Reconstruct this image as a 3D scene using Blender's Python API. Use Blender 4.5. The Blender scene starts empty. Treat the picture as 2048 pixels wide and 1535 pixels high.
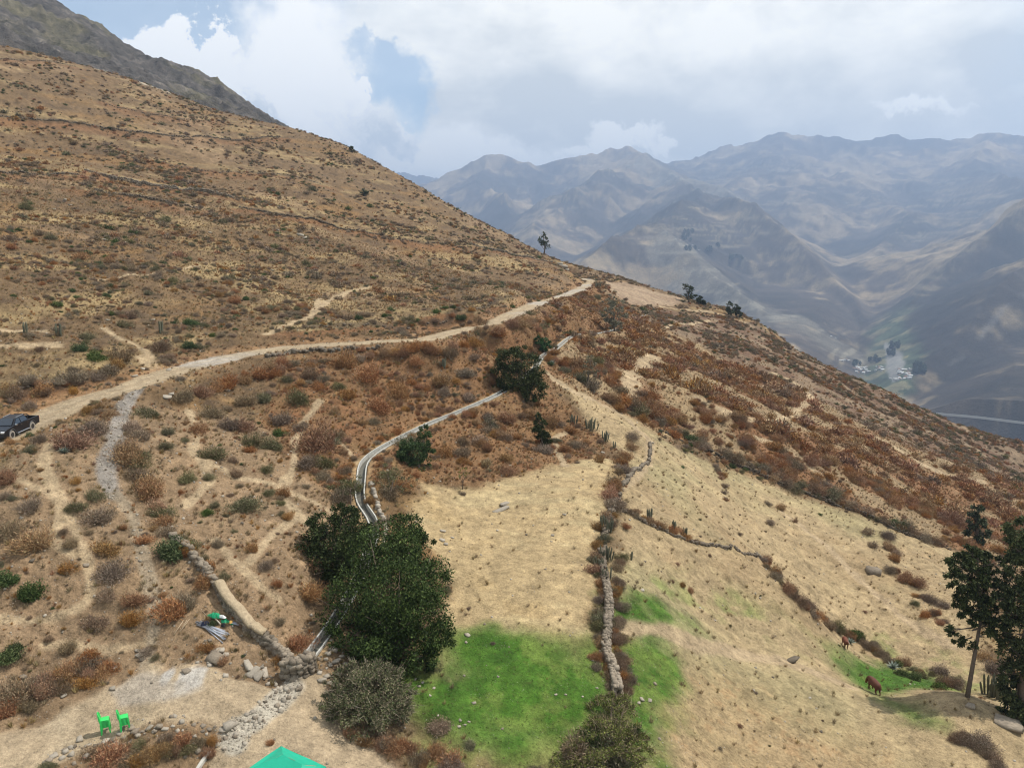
import bpy, math, random
import numpy as np
from mathutils import Vector, Matrix
SC = bpy.context.scene
R = math.radians
# ---------------------------------------------------------------- camera
F = 1547.0; TH = R(10.0)
CT, ST = math.cos(TH), math.sin(TH)
cam_d = bpy.data.cameras.new('camera'); cam = bpy.data.objects.new('camera', cam_d)
SC.collection.objects.link(cam); SC.camera = cam
cam_d.sensor_width = 36; cam_d.lens = 36 * F / 2048
cam.location = (0, 0, 0); cam.rotation_euler = (R(80.0), 0, 0)
cam_d.clip_start = .5; cam_d.clip_end = 60000
# ---------------------------------------------------------------- light
SUN = Vector((.50, .16, .85)).normalized()
sun_el = math.asin(SUN.z); sun_az = math.atan2(SUN.x, SUN.y)
sd = bpy.data.lights.new('sun', 'SUN'); sd.energy = 4.6; sd.angle = R(.55); sd.color = (1, .95, .87)
so = bpy.data.objects.new('sun', sd); SC.collection.objects.link(so)
so.rotation_euler = (-SUN).to_track_quat('-Z', 'Y').to_euler()
SC.view_settings.view_transform = 'Standard'; SC.view_settings.look = 'None'
SC.view_settings.exposure = .18; SC.view_settings.gamma = 1; SC.view_settings.use_curve_mapping = False
SC.cycles.use_denoising = True; SC.cycles.filter_width = 1.15
SC.cycles.max_bounces = 5; SC.cycles.diffuse_bounces = 2; SC.cycles.volume_bounces = 0
SC.cycles.transparent_max_bounces = 4; SC.cycles.caustics_reflective = False; SC.cycles.caustics_refractive = False

class NT:
    """small helper to write node trees as expressions"""
    def __init__(s, tree): s.t = tree; s.n = tree.nodes; s.l = tree.links
    def new(s, typ, **kw):
        nd = s.n.new(typ)
        for k, v in kw.items(): setattr(nd, k, v)
        return nd
    def put(s, sock, v):
        if isinstance(v, bpy.types.NodeSocket): s.l.new(v, sock)
        elif v is not None:
            if isinstance(v, (tuple, list)) and len(v) == 3 and sock.type == 'RGBA': v = (*v, 1)
            sock.default_value = v
    def m(s, op, a, b=None, c=None, clamp=False):
        nd = s.new('ShaderNodeMath', operation=op); nd.use_clamp = clamp
        s.put(nd.inputs[0], a)
        if b is not None: s.put(nd.inputs[1], b)
        if c is not None: s.put(nd.inputs[2], c)
        return nd.outputs[0]
    def v(s, op, a, b=None, out=0):
        nd = s.new('ShaderNodeVectorMath', operation=op); s.put(nd.inputs[0], a)
        if b is not None:
            if op == 'SCALE': s.put(nd.inputs[3], b)
            else: s.put(nd.inputs[1], b)
        return nd.outputs[out]
    def noise(s, vec, scale, detail=4, rough=.55, out=0, dim='3D', dist=0):
        nd = s.new('ShaderNodeTexNoise', noise_dimensions=dim)
        s.put(nd.inputs['Vector'], vec); nd.inputs['Scale'].default_value = scale
        nd.inputs['Detail'].default_value = detail; nd.inputs['Roughness'].default_value = rough
        nd.inputs['Distortion'].default_value = dist
        return nd.outputs[out]
    def mapr(s, x, a, b, c=0, d=1, smooth=True):
        nd = s.new('ShaderNodeMapRange'); nd.interpolation_type = 'SMOOTHSTEP' if smooth else 'LINEAR'
        for i, q in enumerate((x, a, b, c, d)): s.put(nd.inputs[i], q)
        return nd.outputs[0]
    def mix(s, f, a, b, mode='MIX'):
        nd = s.new('ShaderNodeMix', data_type='RGBA', blend_type=mode)
        s.put(nd.inputs[0], f); s.put(nd.inputs[6], a); s.put(nd.inputs[7], b)
        return nd.outputs[2]

def dirpx(X, Y):
    v = np.array([(X - 1024) / F, CT - (Y - 767) / F * ST, -(Y - 767) / F * CT - ST]); v = v / np.linalg.norm(v)
    return math.atan2(v[0], v[1]), math.asin(v[2])

def make_world():
    w = bpy.data.worlds.new('World'); SC.world = w; w.use_nodes = True
    t = NT(w.node_tree); w.node_tree.nodes.clear()
    sky = t.new('ShaderNodeTexSky', sky_type='NISHITA'); sky.sun_disc = False
    sky.sun_elevation = sun_el; sky.sun_rotation = sun_az; sky.altitude = 2700
    sky.air_density = 1.0; sky.dust_density = 2.0
    skyc = t.v('MULTIPLY', sky.outputs[0], (.148, .166, .152))
    d = t.new('ShaderNodeTexCoord').outputs['Generated']
    sp = t.new('ShaderNodeSeparateXYZ'); t.l.new(d, sp.inputs[0])
    az = t.m('ARCTAN2', sp.outputs[0], sp.outputs[1]); el = t.m('ARCSINE', sp.outputs[2])
    cb = t.new('ShaderNodeCombineXYZ'); t.l.new(az, cb.inputs[0]); t.l.new(el, cb.inputs[1])
    p = cb.outputs[0]
    wn = t.noise(d, 5.0, 9, .58, out=1)
    warp = t.v('SCALE', t.v('SUBTRACT', wn, (.5, .5, .5)), .16)
    wn3 = t.noise(d, 22.0, 6, .62, out=1)
    pw = t.v('ADD', t.v('ADD', p, t.v('MULTIPLY', warp, (1, .8, 0))), t.v('MULTIPLY', t.v('SUBTRACT', wn3, (.5, .5, .5)), (.10, .09, 0)))
    wn2 = t.noise(d, 2.3, 3, .5, out=1)
    warp2 = t.v('SCALE', t.v('SUBTRACT', wn2, (.5, .5, .5)), .12)
    pw2 = t.v('ADD', p, t.v('MULTIPLY', warp2, (1, 1, 0)))
    def blob(X, Y, rx, ry, soft=.5, pp=None):
        a, e = dirpx(X, Y)
        q = t.v('SUBTRACT', pp if pp is not None else pw, (a, e, 0))
        q = t.v('MULTIPLY', q, (F / rx, F / ry, 0))
        return t.mapr(t.v('LENGTH', q, out=1), 1 + soft / 2, 1 - soft / 2)
    def sm(L):
        o = L[0]
        for k in L[1:]: o = t.m('MAXIMUM', o, k)
        return o
    holes = sm([blob(330, -30, 330, 130, .7), blob(795, 172, 70, 52, .75), blob(832, 222, 48, 56, .85), blob(765, 130, 50, 28, .7), blob(120, 100, 220, 190, .6),
                
                blob(-900, 300, 600, 400, .9), blob(-500, -900, 900, 500, 1.), blob(1500, -1500, 700, 400, 1.), blob(3400, -300, 500, 500, 1)])
    backn = t.noise(d, 2.2, 6, .6)
    back = t.m('MULTIPLY', t.mapr(sp.outputs[1], .35, -.1), t.mapr(backn, .62, .48))
    holes = t.m('MAXIMUM', holes, back)
    cum = sm([blob(325, 92, 70, 44, .18), blob(435, 104, 62, 44, .18), blob(380, 90, 50, 30, .2), blob(390, 160, 125, 75, .35), blob(500, 190, 100, 80, .4),
              blob(290, 130, 50, 40, .3), blob(600, 110, 110, 100, .9), blob(702, 205, 32, 44, .16), blob(680, 225, 30, 34, .2), blob(690, 262, 75, 45, .4), blob(735, 240, 22, 22, .25),
              blob(790, 300, 45, 32, .4), blob(640, 270, 150, 60, .9), blob(560, 250, 120, 90, .7)])
    base = t.m('SUBTRACT', 1.0, t.m('MULTIPLY', holes, .70))
    # tones of the cloud sheet
    big = t.noise(t.v('MULTIPLY', p, (1, 2.4, 1)), 3.2, 5, .52)
    fine = t.noise(t.v('MULTIPLY', pw2, (1, 1.5, 1)), 9, 7, .6)
    grey = sm([blob(1130, 235, 330, 75, 1.0, pw2), blob(1500, 190, 330, 60, 1.2, pw2), blob(1850, 215, 330, 80, 1.0, pw2), blob(1500, 255, 500, 40, .9, pw2)])
    gr = t.m('ADD', t.m('MULTIPLY', grey, .72), t.m('MULTIPLY', t.mapr(big, .40, .60), .55))
    gr = t.m('ADD', gr, t.m('MULTIPLY', t.m('SUBTRACT', fine, .5), 1.9), clamp=True)
    sheet = t.mix(gr, (1.20, 1.17, 1.07), (.72, .745, .73))
    bright = sm([blob(1270, 262, 60, 24, .5), blob(1340, 282, 30, 13, .5), blob(1200, 290, 60, 16, .7), blob(1820, 232, 60, 14, .8), blob(1000, 300, 120, 25, 1.)])
    sheet = t.mix(t.m('MULTIPLY', bright, .9), sheet, (1.15, 1.14, 1.08))
    cn = t.noise(pw, 14, 8, .62)
    cumc = t.mix(t.mapr(t.m('ADD', cn, t.m('MULTIPLY', t.m('SUBTRACT', el, .13), -1.6)), .42, .66), (1.20, 1.18, 1.12), (.70, .75, .78))
    c = t.mix(base, skyc, sheet)
    c = t.mix(cum, c, cumc)
    # below the horizon: earth tone so nothing glows from underneath
    c = t.mix(t.mapr(sp.outputs[2], -.02, -.12), c, (.20, .20, .20))
    bg = t.new('ShaderNodeBackground'); t.put(bg.inputs[0], c); bg.inputs[1].default_value = 1.0
    out = t.new('ShaderNodeOutputWorld'); t.l.new(bg.outputs[0], out.inputs[0])
make_world()
# ---------------------------------------------------------------- numpy tools
rng = np.random.default_rng(7)
_perm = np.random.default_rng(3).random((512, 512)).astype(np.float32)
def vnoise(x, y, s=0):
    x = x + s * 17.31; y = y + s * 7.77
    xi = np.floor(x).astype(np.int64); yi = np.floor(y).astype(np.int64)
    fx = x - xi; fy = y - yi
    fx = fx * fx * fx * (fx * (fx * 6 - 15) + 10); fy = fy * fy * fy * (fy * (fy * 6 - 15) + 10)
    a = _perm[yi & 511, xi & 511]; b = _perm[yi & 511, (xi + 1) & 511]
    c = _perm[(yi + 1) & 511, xi & 511]; d = _perm[(yi + 1) & 511, (xi + 1) & 511]
    return (a + (b - a) * fx) * (1 - fy) + (c + (d - c) * fx) * fy
def fbm(x, y, sc, octs=5, s=0, g=.5):
    o = 0; a = 1; t = 0; x = x / sc; y = y / sc
    for i in range(octs):
        cx, cy = x * .8 - y * .6, x * .6 + y * .8
        o = o + a * (vnoise(cx, cy, s + i * 3.1) - .5) * 2; t += a; a *= g; x = cx * 2.03; y = cy * 2.03
    return o / t
def ridged(x, y, sc, octs=5, s=0, g=.5):
    o = 0; a = 1; t = 0; x = x / sc; y = y / sc
    for i in range(octs):
        cx, cy = x * .8 - y * .6, x * .6 + y * .8
        n = 1 - np.abs((vnoise(cx, cy, s + i * 3.1) - .5) * 2) * 1.6
        o = o + a * n; t += a; a *= g; x = cx * 2.03; y = cy * 2.03
    return o / t
def sstep(a, b, x):
    t = np.clip((x - a) / (b - a), 0, 1); return t * t * (3 - 2 * t)
def W(X, Y, d):
    v = (Y - 767) / F * d
    return np.array([(X - 1024) / F * d, d * CT - v * ST, -v * CT - d * ST])
def proj(x, y, z):
    dd = y * CT - z * ST; u = y * ST + z * CT
    return 1024 + F * x / dd, 767 - F * u / dd, dd
def pdist(x, y, poly):
    """distance to a polyline in the ground plane, side, and position along it (index + fraction)"""
    best = np.full(x.shape, 1e9, np.float32); side = np.zeros(x.shape, np.float32); par = np.zeros(x.shape, np.float32)
    P = np.asarray(poly)[:, :2]
    for i in range(len(P) - 1):
        a, b = P[i], P[i + 1]; ab = b - a; L2 = (ab @ ab) + 1e-9
        t = np.clip(((x - a[0]) * ab[0] + (y - a[1]) * ab[1]) / L2, 0, 1)
        dx = x - (a[0] + t * ab[0]); dy = y - (a[1] + t * ab[1]); dd = np.sqrt(dx * dx + dy * dy)
        k = dd < best
        best = np.where(k, dd, best); side = np.where(k, np.sign(ab[0] * dy - ab[1] * dx), side); par = np.where(k, i + t, par)
    return best, side, par
def inpoly(x, y, poly):
    P = np.asarray(poly)[:, :2]; ins = np.zeros(x.shape, bool); j = len(P) - 1
    for i in range(len(P)):
        xi, yi = P[i]; xj, yj = P[j]
        c = ((yi > y) != (yj > y)) & (x < (xj - xi) * (y - yi) / (yj - yi + 1e-12) + xi)
        ins ^= c; j = i
    return ins
def spoly(x, y, poly, soft, amp=0, nsc=6, s=0):
    """soft inside mask: signed distance + noise"""
    P = list(poly) + [poly[0]]
    d, _, _ = pdist(x, y, P)
    sdv = np.where(inpoly(x, y, poly), d, -d)
    if amp: sdv = sdv + amp * fbm(x, y, nsc, 4, s)
    return sstep(-soft, soft, sdv)
# ---------------------------------------------------------------- near terrain
CP = [(30,862,75),(250,785,86),(500,706,108),(700,686,116),(900,666,124),(1000,640,140),(1100,600,187),(1180,560,288),(-150,930,64),
 (212,1463,44.5),(300,1450,44),(60,1500,42.5),(0,1400,46),(100,1350,48),(0,1250,50),(100,1100,55),(300,1000,64),(400,850,82),(500,1100,60),
 (300,1250,52),(600,1500,43.5),(450,1535,42.5),(750,1500,45.5),(600,1350,50),(560,1250,53.5),(150,950,63),(0,1000,59),(600,880,84),(130,880,68),
 (730,920,81),(1000,790,112),(1290,630,243),(1110,692,160),(850,852,97),(650,1280,54),(740,1050,69),
 (800,750,108),(700,780,99),(900,700,126),(1000,690,140),(1100,640,170),(1200,600,232),(450,780,94),
 (1050,1100,70),(1050,950,88),(950,1020,78),(1050,1280,57),(1100,1480,48.5),(900,1480,47),(1190,1200,62.5),(900,1180,62),(1180,1380,53),(1190,1000,81),(1215,925,96),
 (850,940,84),(1000,880,97),(1100,830,114),(1100,900,100),
 (1300,1200,66),(1400,1200,75),(1400,1000,105),(1300,950,99),(1260,860,116),(1270,1400,54),(1290,1535,48),
 (1400,1350,62),(1500,1300,71),(1400,1500,53),(1700,1500,61),(1600,1345,70),(1740,1375,75),(1700,1300,88),(1690,1200,100),(1745,1100,117),(1600,1200,84),(1560,1450,60),
 (1745,900,176),(1900,900,220),(1900,1000,170),(1900,1150,115),(1930,1390,69),(1850,1300,92),(2048,1000,185),(2048,1250,96),(2048,1450,68),(1900,1535,61),
 (1150,760,128),(1200,800,128),(1200,720,155),(1300,750,160),(1400,800,150),(1500,800,172),(1500,700,250),(1400,650,275),(1600,850,180),(1700,800,232),(1500,950,131),(1330,690,205),(1300,850,128),
 (1250,572,325),(1350,605,305),(1240,557,370),(1370,600,345),(1480,632,350),(1600,705,330),(1700,757,312),(1800,800,300),(1900,845,290),(2048,885,280),(2250,960,260),(1120,527,365),
 (1300,625,270),
 (0,700,92),(0,550,118),(0,400,162),(0,250,222),(0,90,300),(300,660,110),(300,550,138),(300,400,195),(300,250,275),(300,175,340),(-300,300,160),(-300,60,230),(-300,600,90),
 (150,130,318),(600,600,150),(600,450,215),(600,300,325),(570,258,365),(450,230,350),(750,640,136),(900,600,172),(900,500,245),(900,410,345),(800,350,350),(1000,462,352),(700,300,358),(1000,560,225),(1050,500,330),(750,500,220),
 (850,640,142),(450,640,124),
 ]
BACK = [(570,258,365),(700,300,358),(800,350,350),(900,410,345),(1000,462,352),(1120,527,365),(1240,557,370),(1370,600,345),(1480,632,350),(1600,705,330),(1700,757,312),(1800,800,300),(1900,845,290),(2048,885,280),(2250,960,260),
 (0,90,300),(150,130,318),(300,175,340),(450,230,350),(-300,60,230)]
pts = [W(*c) for c in CP]
for (X, Y, d) in BACK:
    p = W(X, Y, d); h = p[:2] / np.linalg.norm(p[:2])
    drop = .10 if X < 500 else .42 + .00018 * max(0, X - 1000)
    for e in (60, 150, 300):
        if X < 500: z = p[2] + e * (p[2] / np.linalg.norm(p[:2])) * .75 - e * drop
        else: z = p[2] - e * drop
        pts.append(np.array([p[0] + h[0] * e, p[1] + h[1] * e, z]))
for q in ((-30, 14, -30), (0, 14, -34), (30, 18, -42), (70, 20, -52), (120, 60, -60), (-60, 25, -25), (170, 140, -74), (-90, 40, -14), (-130, 60, 4), (190, 250, -80)): pts.append(np.array(q, float))
pts = np.array(pts)
CS = 100.0
def tps(a, b):
    d2 = ((a[:, None, :] - b[None, :, :]) ** 2).sum(-1)
    return d2 * .5 * np.log(d2 + 1e-9)
A = pts[:, :2] / CS; n = len(A)
Kt = tps(A, A) + np.eye(n) * 2e-4 * (np.linalg.norm(A, axis=1) + .1)
Pm = np.hstack([np.ones((n, 1)), A]); M = np.block([[Kt, Pm], [Pm.T, np.zeros((3, 3))]])
sol = np.linalg.solve(M, np.concatenate([pts[:, 2], np.zeros(3)]))
def H0(x, y):
    sh = x.shape; q = np.stack([x.ravel(), y.ravel()], 1) / CS; o = np.empty(len(q))
    for i in range(0, len(q), 20000):
        b = q[i:i + 20000]; o[i:i + 20000] = tps(b, A) @ sol[:n] + sol[n] + b @ sol[n + 1:]
    return o.reshape(sh)
NA, NR = 700, 760
AZ = np.radians(np.linspace(-47, 47, NA)); RR = 22.0 * (620 / 22.0) ** np.linspace(0, 1, NR)
Gx = np.sin(AZ)[None, :] * RR[:, None]; Gy = np.cos(AZ)[None, :] * RR[:, None]
# coarse evaluation, then bilinear (the base is smooth)
ca = np.linspace(0, NA - 1, 141); cr = np.linspace(0, NR - 1, 191)
def interp2(Zc, ri, ai):
    r0 = np.clip(ri.astype(int), 0, Zc.shape[0] - 2); a0 = np.clip(ai.astype(int), 0, Zc.shape[1] - 2)
    fr = ri - r0; fa = ai - a0
    return (Zc[r0, a0] * (1 - fa) + Zc[r0, a0 + 1] * fa) * (1 - fr) + (Zc[r0 + 1, a0] * (1 - fa) + Zc[r0 + 1, a0 + 1] * fa) * fr
_a = np.interp(ca, np.arange(NA), AZ); _r = np.exp(np.interp(cr, np.arange(NR), np.log(RR)))
Zc = H0(np.sin(_a)[None, :] * _r[:, None], np.cos(_a)[None, :] * _r[:, None])
RI, AI = np.meshgrid(np.arange(NR), np.arange(NA), indexing='ij')
Z = interp2(Zc, RI * (len(cr) - 1) / (NR - 1), AI * (len(ca) - 1) / (NA - 1))
def hit(X, Y, first=True):
    """point where the sight line through a pixel of the photo meets the ground"""
    v = np.array([(X - 1024) / F, CT - (Y - 767) / F * ST, -(Y - 767) / F * CT - ST])
    a = math.atan2(v[0], v[1]); s = v[2] / math.hypot(v[0], v[1])
    ai = (a - AZ[0]) / (AZ[-1] - AZ[0]) * (NA - 1); a0 = int(np.clip(ai, 0, NA - 2)); fa = ai - a0
    col = Z[:, a0] * (1 - fa) + Z[:, a0 + 1] * fa
    g = col - s * RR
    k = np.nonzero(g[1:] >= 0)[0]
    if len(k) == 0 or g[0] > 0:
        k = int(np.argmax(g)); rr = RR[k]; zz = col[k]
    else:
        k = k[0]; f = g[k] / (g[k] - g[k + 1] + 1e-12); rr = RR[k] + (RR[k + 1] - RR[k]) * f; zz = s * rr
    return np.array([math.sin(a) * rr, math.cos(a) * rr, zz])
def gz(x, y):
    x = np.asarray(x, float); y = np.asarray(y, float)
    a = np.arctan2(x, y); r = np.hypot(x, y)
    return interp2(Z, np.clip(np.log(r / RR[0]) / math.log(RR[-1] / RR[0]) * (NR - 1), 0, NR - 1), np.clip((a - AZ[0]) / (AZ[-1] - AZ[0]) * (NA - 1), 0, NA - 1))
def line(pxs, sub=6):
    P = np.array([hit(*p) for p in pxs]); out = []
    for i in range(len(P) - 1):
        p0 = P[max(i - 1, 0)]; p1 = P[i]; p2 = P[i + 1]; p3 = P[min(i + 2, len(P) - 1)]
        for t in np.linspace(0, 1, sub, endpoint=False):
            out.append(.5 * ((2 * p1) + (-p0 + p2) * t + (2 * p0 - 5 * p1 + 4 * p2 - p3) * t * t + (-p0 + 3 * p1 - 3 * p2 + p3) * t ** 3))
    out.append(P[-1]); return np.array(out)
# ---------------------------------------------------------------- scene helpers
def tag(o, label=None, cat=None, group=None, kind=None):
    if label: o['label'] = label
    if cat: o['category'] = cat
    if group: o['group'] = group
    if kind: o['kind'] = kind
    return o
def link(name, me, parent=None):
    o = bpy.data.objects.new(name, me); SC.collection.objects.link(o)
    if parent is not None: o.parent = parent
    return o
def npmesh(name, V, Fc, mat=None, col=None, smooth=False, nrm=None, mats=None, midx=None):
    """mesh from arrays; Fc (n,3) or (n,4)"""
    V = np.asarray(V, np.float32); Fc = np.asarray(Fc, np.int32); k = Fc.shape[1]
    me = bpy.data.meshes.new(name); me.vertices.add(len(V)); me.vertices.foreach_set('co', V.ravel())
    me.loops.add(Fc.size); me.loops.foreach_set('vertex_index', Fc.ravel())
    me.polygons.add(len(Fc)); me.polygons.foreach_set('loop_start', np.arange(0, Fc.size, k, dtype=np.int32))
    me.polygons.foreach_set('loop_total', np.full(len(Fc), k, np.int32))
    if smooth: me.polygons.foreach_set('use_smooth', np.ones(len(Fc), bool))
    for m_ in ([mat] if mat else (mats or [])): me.materials.append(m_)
    if midx is not None: me.polygons.foreach_set('material_index', np.asarray(midx, np.int32))
    me.update(calc_edges=True)
    if col is not None:
        c4 = np.ones((len(V), 4), np.float32); c4[:, :col.shape[1]] = col
        at = me.color_attributes.new('col', 'FLOAT_COLOR', 'POINT'); at.data.foreach_set('color', c4.ravel())
    if nrm is not None: me.normals_split_custom_set_from_vertices(np.asarray(nrm, np.float32))
    return me
def empty(name, loc=(0, 0, 0), rz=0, label=None, cat=None, group=None):
    o = bpy.data.objects.new(name, None); SC.collection.objects.link(o); o.location = loc; o.rotation_euler = (0, 0, rz)
    o.empty_display_size = .3
    if cat: o['kind'] = 'thing'
    return tag(o, label, cat, group)
def pd(x, y, poly, marg):
    P = np.asarray(poly)[:, :2]; lo = P.min(0) - marg; hi = P.max(0) + marg
    k = (x > lo[0]) & (x < hi[0]) & (y > lo[1]) & (y < hi[1])
    D = np.full(x.shape, 1e6); S = np.zeros(x.shape); T = np.zeros(x.shape)
    a, b, c = pdist(x[k], y[k], P); D[k] = a; S[k] = b; T[k] = c
    return D, S, T
def zal(poly, T):
    return np.interp(T, np.arange(len(poly)), np.asarray(poly)[:, 2])
# ---------------------------------------------------------------- materials of the ground
def ground_mat(name, bump=.16, speck=1.0, sc=1.0):
    m = bpy.data.materials.new(name); m.use_nodes = True; t = NT(m.node_tree)
    b = t.n['Principled BSDF']; b.inputs['Roughness'].default_value = .95; b.inputs['Specular IOR Level'].default_value = .15
    at = t.new('ShaderNodeAttribute', attribute_name='col'); c = at.outputs['Color']; al = at.outputs['Alpha']
    P = t.new('ShaderNodeTexCoord').outputs['Object']
    n0 = t.noise(P, .35 * sc, 4, .6); n1 = t.noise(P, 1.5 * sc, 5, .68); n2 = t.noise(P, 5.5 * sc, 4, .75); n3 = t.noise(P, 15 * sc, 3, .7)
    f = t.m('ADD', t.mapr(n0, .3, .7, .84, 1.16, False), t.mapr(n1, .3, .7, -.24, .24, False))
    f = t.m('ADD', f, t.mapr(n2, .3, .7, -.30, .30, False)); f = t.m('ADD', f, t.mapr(n3, .3, .7, -.14, .14, False)); f = t.m('MAXIMUM', f, .35)
    c = t.mix(1.0, c, t.v('SCALE', (1, 1, 1), f), 'MULTIPLY')
    # dry litter (dark) and pebbles (pale), more of both where alpha is high
    lit = t.m('MULTIPLY', t.mapr(t.noise(P, 3.2 * sc, 6, .78), .54, .63), t.m('MULTIPLY', al, .70 * speck))
    c = t.mix(lit, c, (.085, .052, .028))
    vo = t.new('ShaderNodeTexVoronoi'); t.l.new(P, vo.inputs['Vector']); vo.inputs['Scale'].default_value = 4.2 * sc
    peb = t.m('MULTIPLY', t.mapr(vo.outputs['Distance'], .22, .13), t.mapr(t.noise(P, .9 * sc, 2), .50, .66))
    peb = t.m('MULTIPLY', peb, t.m('MULTIPLY', al, .75 * speck))
    c = t.mix(peb, c, (.40, .36, .30))
    t.put(b.inputs['Base Color'], c)
    bm = t.new('ShaderNodeBump'); bm.inputs['Strength'].default_value = .9; bm.inputs['Distance'].default_value = bump
    h = t.m('ADD', t.m('MULTIPLY', n2, .6), t.m('MULTIPLY', n3, .35)); h = t.m('ADD', h, t.m('MULTIPLY', peb, .4)); h = t.m('ADD', h, t.m('MULTIPLY', n1, 1.6))
    t.l.new(h, bm.inputs['Height']); t.l.new(bm.outputs[0], b.inputs['Normal'])
    return m
M_GROUND = ground_mat('earth_with_dry_grass')
# ---------------------------------------------------------------- lines on the ground (read in the photo, laid on the terrain)
L_road = line([(-160, 925), (0, 875), (90, 833), (160, 800), (250, 772), (350, 742), (450, 716), (560, 697), (650, 689), (750, 683), (850, 675), (930, 660), (1000, 637), (1060, 612), (1110, 597), (1150, 583), (1176, 570), (1184, 560)], 5)
L_road = np.vstack([L_road, W(1181, 553, 300), W(1165, 549, 318), W(1120, 548, 340)])
for i in (-3, -2, -1): L_road[i, 2] = L_road[-4, 2] - .2 * (i + 4)
for _ in range(6): L_road[1:-1, 2] = (L_road[:-2, 2] + 2 * L_road[1:-1, 2] + L_road[2:, 2]) / 4
L_canal = line([(600, 1335), (655, 1268), (700, 1190), (735, 1110), (748, 1050), (722, 1000), (722, 960), (733, 912), (790, 882), (860, 848), (920, 824), (1000, 788), (1060, 745), (1085, 712), (1110, 690), (1150, 672), (1200, 662), (1250, 655), (1275, 640), (1290, 628)], 5)
for _ in range(40): L_canal[1:-1, 2] = (L_canal[:-2, 2] + 2 * L_canal[1:-1, 2] + L_canal[2:, 2]) / 4
def flat(poly, half, soft, dz=0, up=1.0):
    global Z
    D, S, T = pd(Gx, Gy, poly, half + soft * 3)
    w = 1 - sstep(half, half + soft, D); Z = Z * (1 - w * up) + (zal(poly, T) + dz) * w * up
flat(L_road, 2.2, 6.0)
flat(L_canal, 1.3, 2.2)
# field terraces: level the dry field and leave a bank round it
F1 = [(850, 965), (960, 975), (1050, 948), (1130, 932), (1225, 918), (1212, 1000), (1197, 1100), (1190, 1200), (1195, 1300), (1215, 1400), (1180, 1480), (1000, 1500), (870, 1400), (905, 1262), (880, 1150), (835, 1030)]
# terraces and low walls of the slope above the road
TERR = [([(0, 236), (110, 240), (200, 250), (330, 268), (450, 276), (560, 276)], .9), ([(-40, 338), (60, 345), (160, 352)], 1.0),
        ([(170, 345), (260, 362), (330, 372), (400, 382), (470, 398)], 1.1), ([(480, 417), (560, 428), (620, 436), (660, 450), (720, 462)], 1.1),
        ([(720, 462), (820, 482), (900, 490)], .8), ([(180, 380), (300, 402), (400, 420)], .9), ([(940, 492), (1000, 503), (1060, 515), (1120, 530)], 1.1),
        ([(0, 120), (70, 122), (150, 135)], .8), ([(220, 205), (330, 228), (420, 240)], .7), ([(300, 318), (420, 338), (560, 352), (640, 372)], .6), ([(600, 660), (680, 655), (760, 652), (820, 655)], .8),
        ([(820, 640), (900, 628), (980, 612), (1040, 600)], .7), ([(0, 780), (70, 775), (150, 765), (220, 745)], 1.0)]
TL = []
for px, h in TERR:
    P = line(px, 5); TL.append((P, h))
    D, S, T = pd(Gx, Gy, P, 12)
    e = np.minimum(T, len(P) - 1 - T); fade = sstep(0, 4, e)
    # uphill side is raised: the side is where the slope climbs
    mid = P[len(P) // 2]; nx = P[len(P) // 2 + 1] - P[len(P) // 2 - 1]; nr = np.array([-nx[1], nx[0]]); nr = nr / np.linalg.norm(nr)
    up = 1 if gz(mid[0] + nr[0] * 4, mid[1] + nr[1] * 4) > gz(mid[0] - nr[0] * 4, mid[1] - nr[1] * 4) else -1
    Z = Z + .5 * h * np.tanh(S * up * D / .5) * np.exp(-D / 5) * fade
# rolling relief and small lumps
rho = np.hypot(Gx, Gy)
calm = np.zeros(Z.shape)
D_road, S_road, T_road = pd(Gx, Gy, L_road, 14)
D_can, S_can, T_can = pd(Gx, Gy, L_canal, 8)
wF1 = [hit(*p) for p in F1]
m_f1 = spoly(Gx, Gy, wF1, 1.0)
YARD = [(-60, 1500), (0, 1466), (90, 1440), (180, 1402), (250, 1358), (300, 1318), (330, 1330), (440, 1345), (520, 1362), (575, 1372), (540, 1420), (470, 1460), (430, 1452), (330, 1442), (270, 1458), (200, 1482), (100, 1525), (40, 1580), (-80, 1600)]
YARD2 = [(590, 1352), (640, 1352), (640, 1400), (680, 1450), (760, 1500), (860, 1580), (380, 1600), (430, 1505), (500, 1450), (560, 1400)]
wY1 = [hit(*p) for p in YARD]; wY2 = [hit(*p) for p in YARD2]
m_y1 = spoly(Gx, Gy, wY1, .35, .9, 3, 1); m_y2 = spoly(Gx, Gy, wY2, .35, .9, 3, 2)
calm = np.clip(np.maximum.reduce([1 - sstep(2.0, 4.5, D_road), 1 - sstep(1.0, 2.5, D_can), m_f1 * .85, m_y1 * .9, m_y2 * .9]), 0, 1)
big = fbm(Gx, Gy, 34, 3, 5) * 1.5 * sstep(80, 200, rho) + fbm(Gx, Gy, 9, 3, 8) * .42
gul = (ridged(Gx, Gy * .6, 26, 3, 11) - .4) * 1.6 * sstep(110, 220, rho) * sstep(-200, 20, -Gx)
sm = fbm(Gx, Gy, 2.2, 5, 9, .6) * .38 + (np.clip(fbm(Gx, Gy, 1.1, 3, 19), .2, 1) - .2) * .5
cow_zone = 1 - .7 * sstep(0, 1, spoly(Gx, Gy, [hit(*p) for p in [(1300, 1230), (1700, 1280), (1960, 1380), (2048, 1460), (2000, 1600), (1300, 1600)]], 4))
Z = Z + (big - gul * .5) * (1 - calm) * (1 - .6 * m_f1) + sm * (1 - calm * .93) * cow_zone
# tyre ruts on the road, channel of the canal
Z -= .06 * np.exp(-((D_road - .85) / .3) ** 2)
Z -= .62 * (1 - sstep(.37, .46, D_can))
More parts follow.
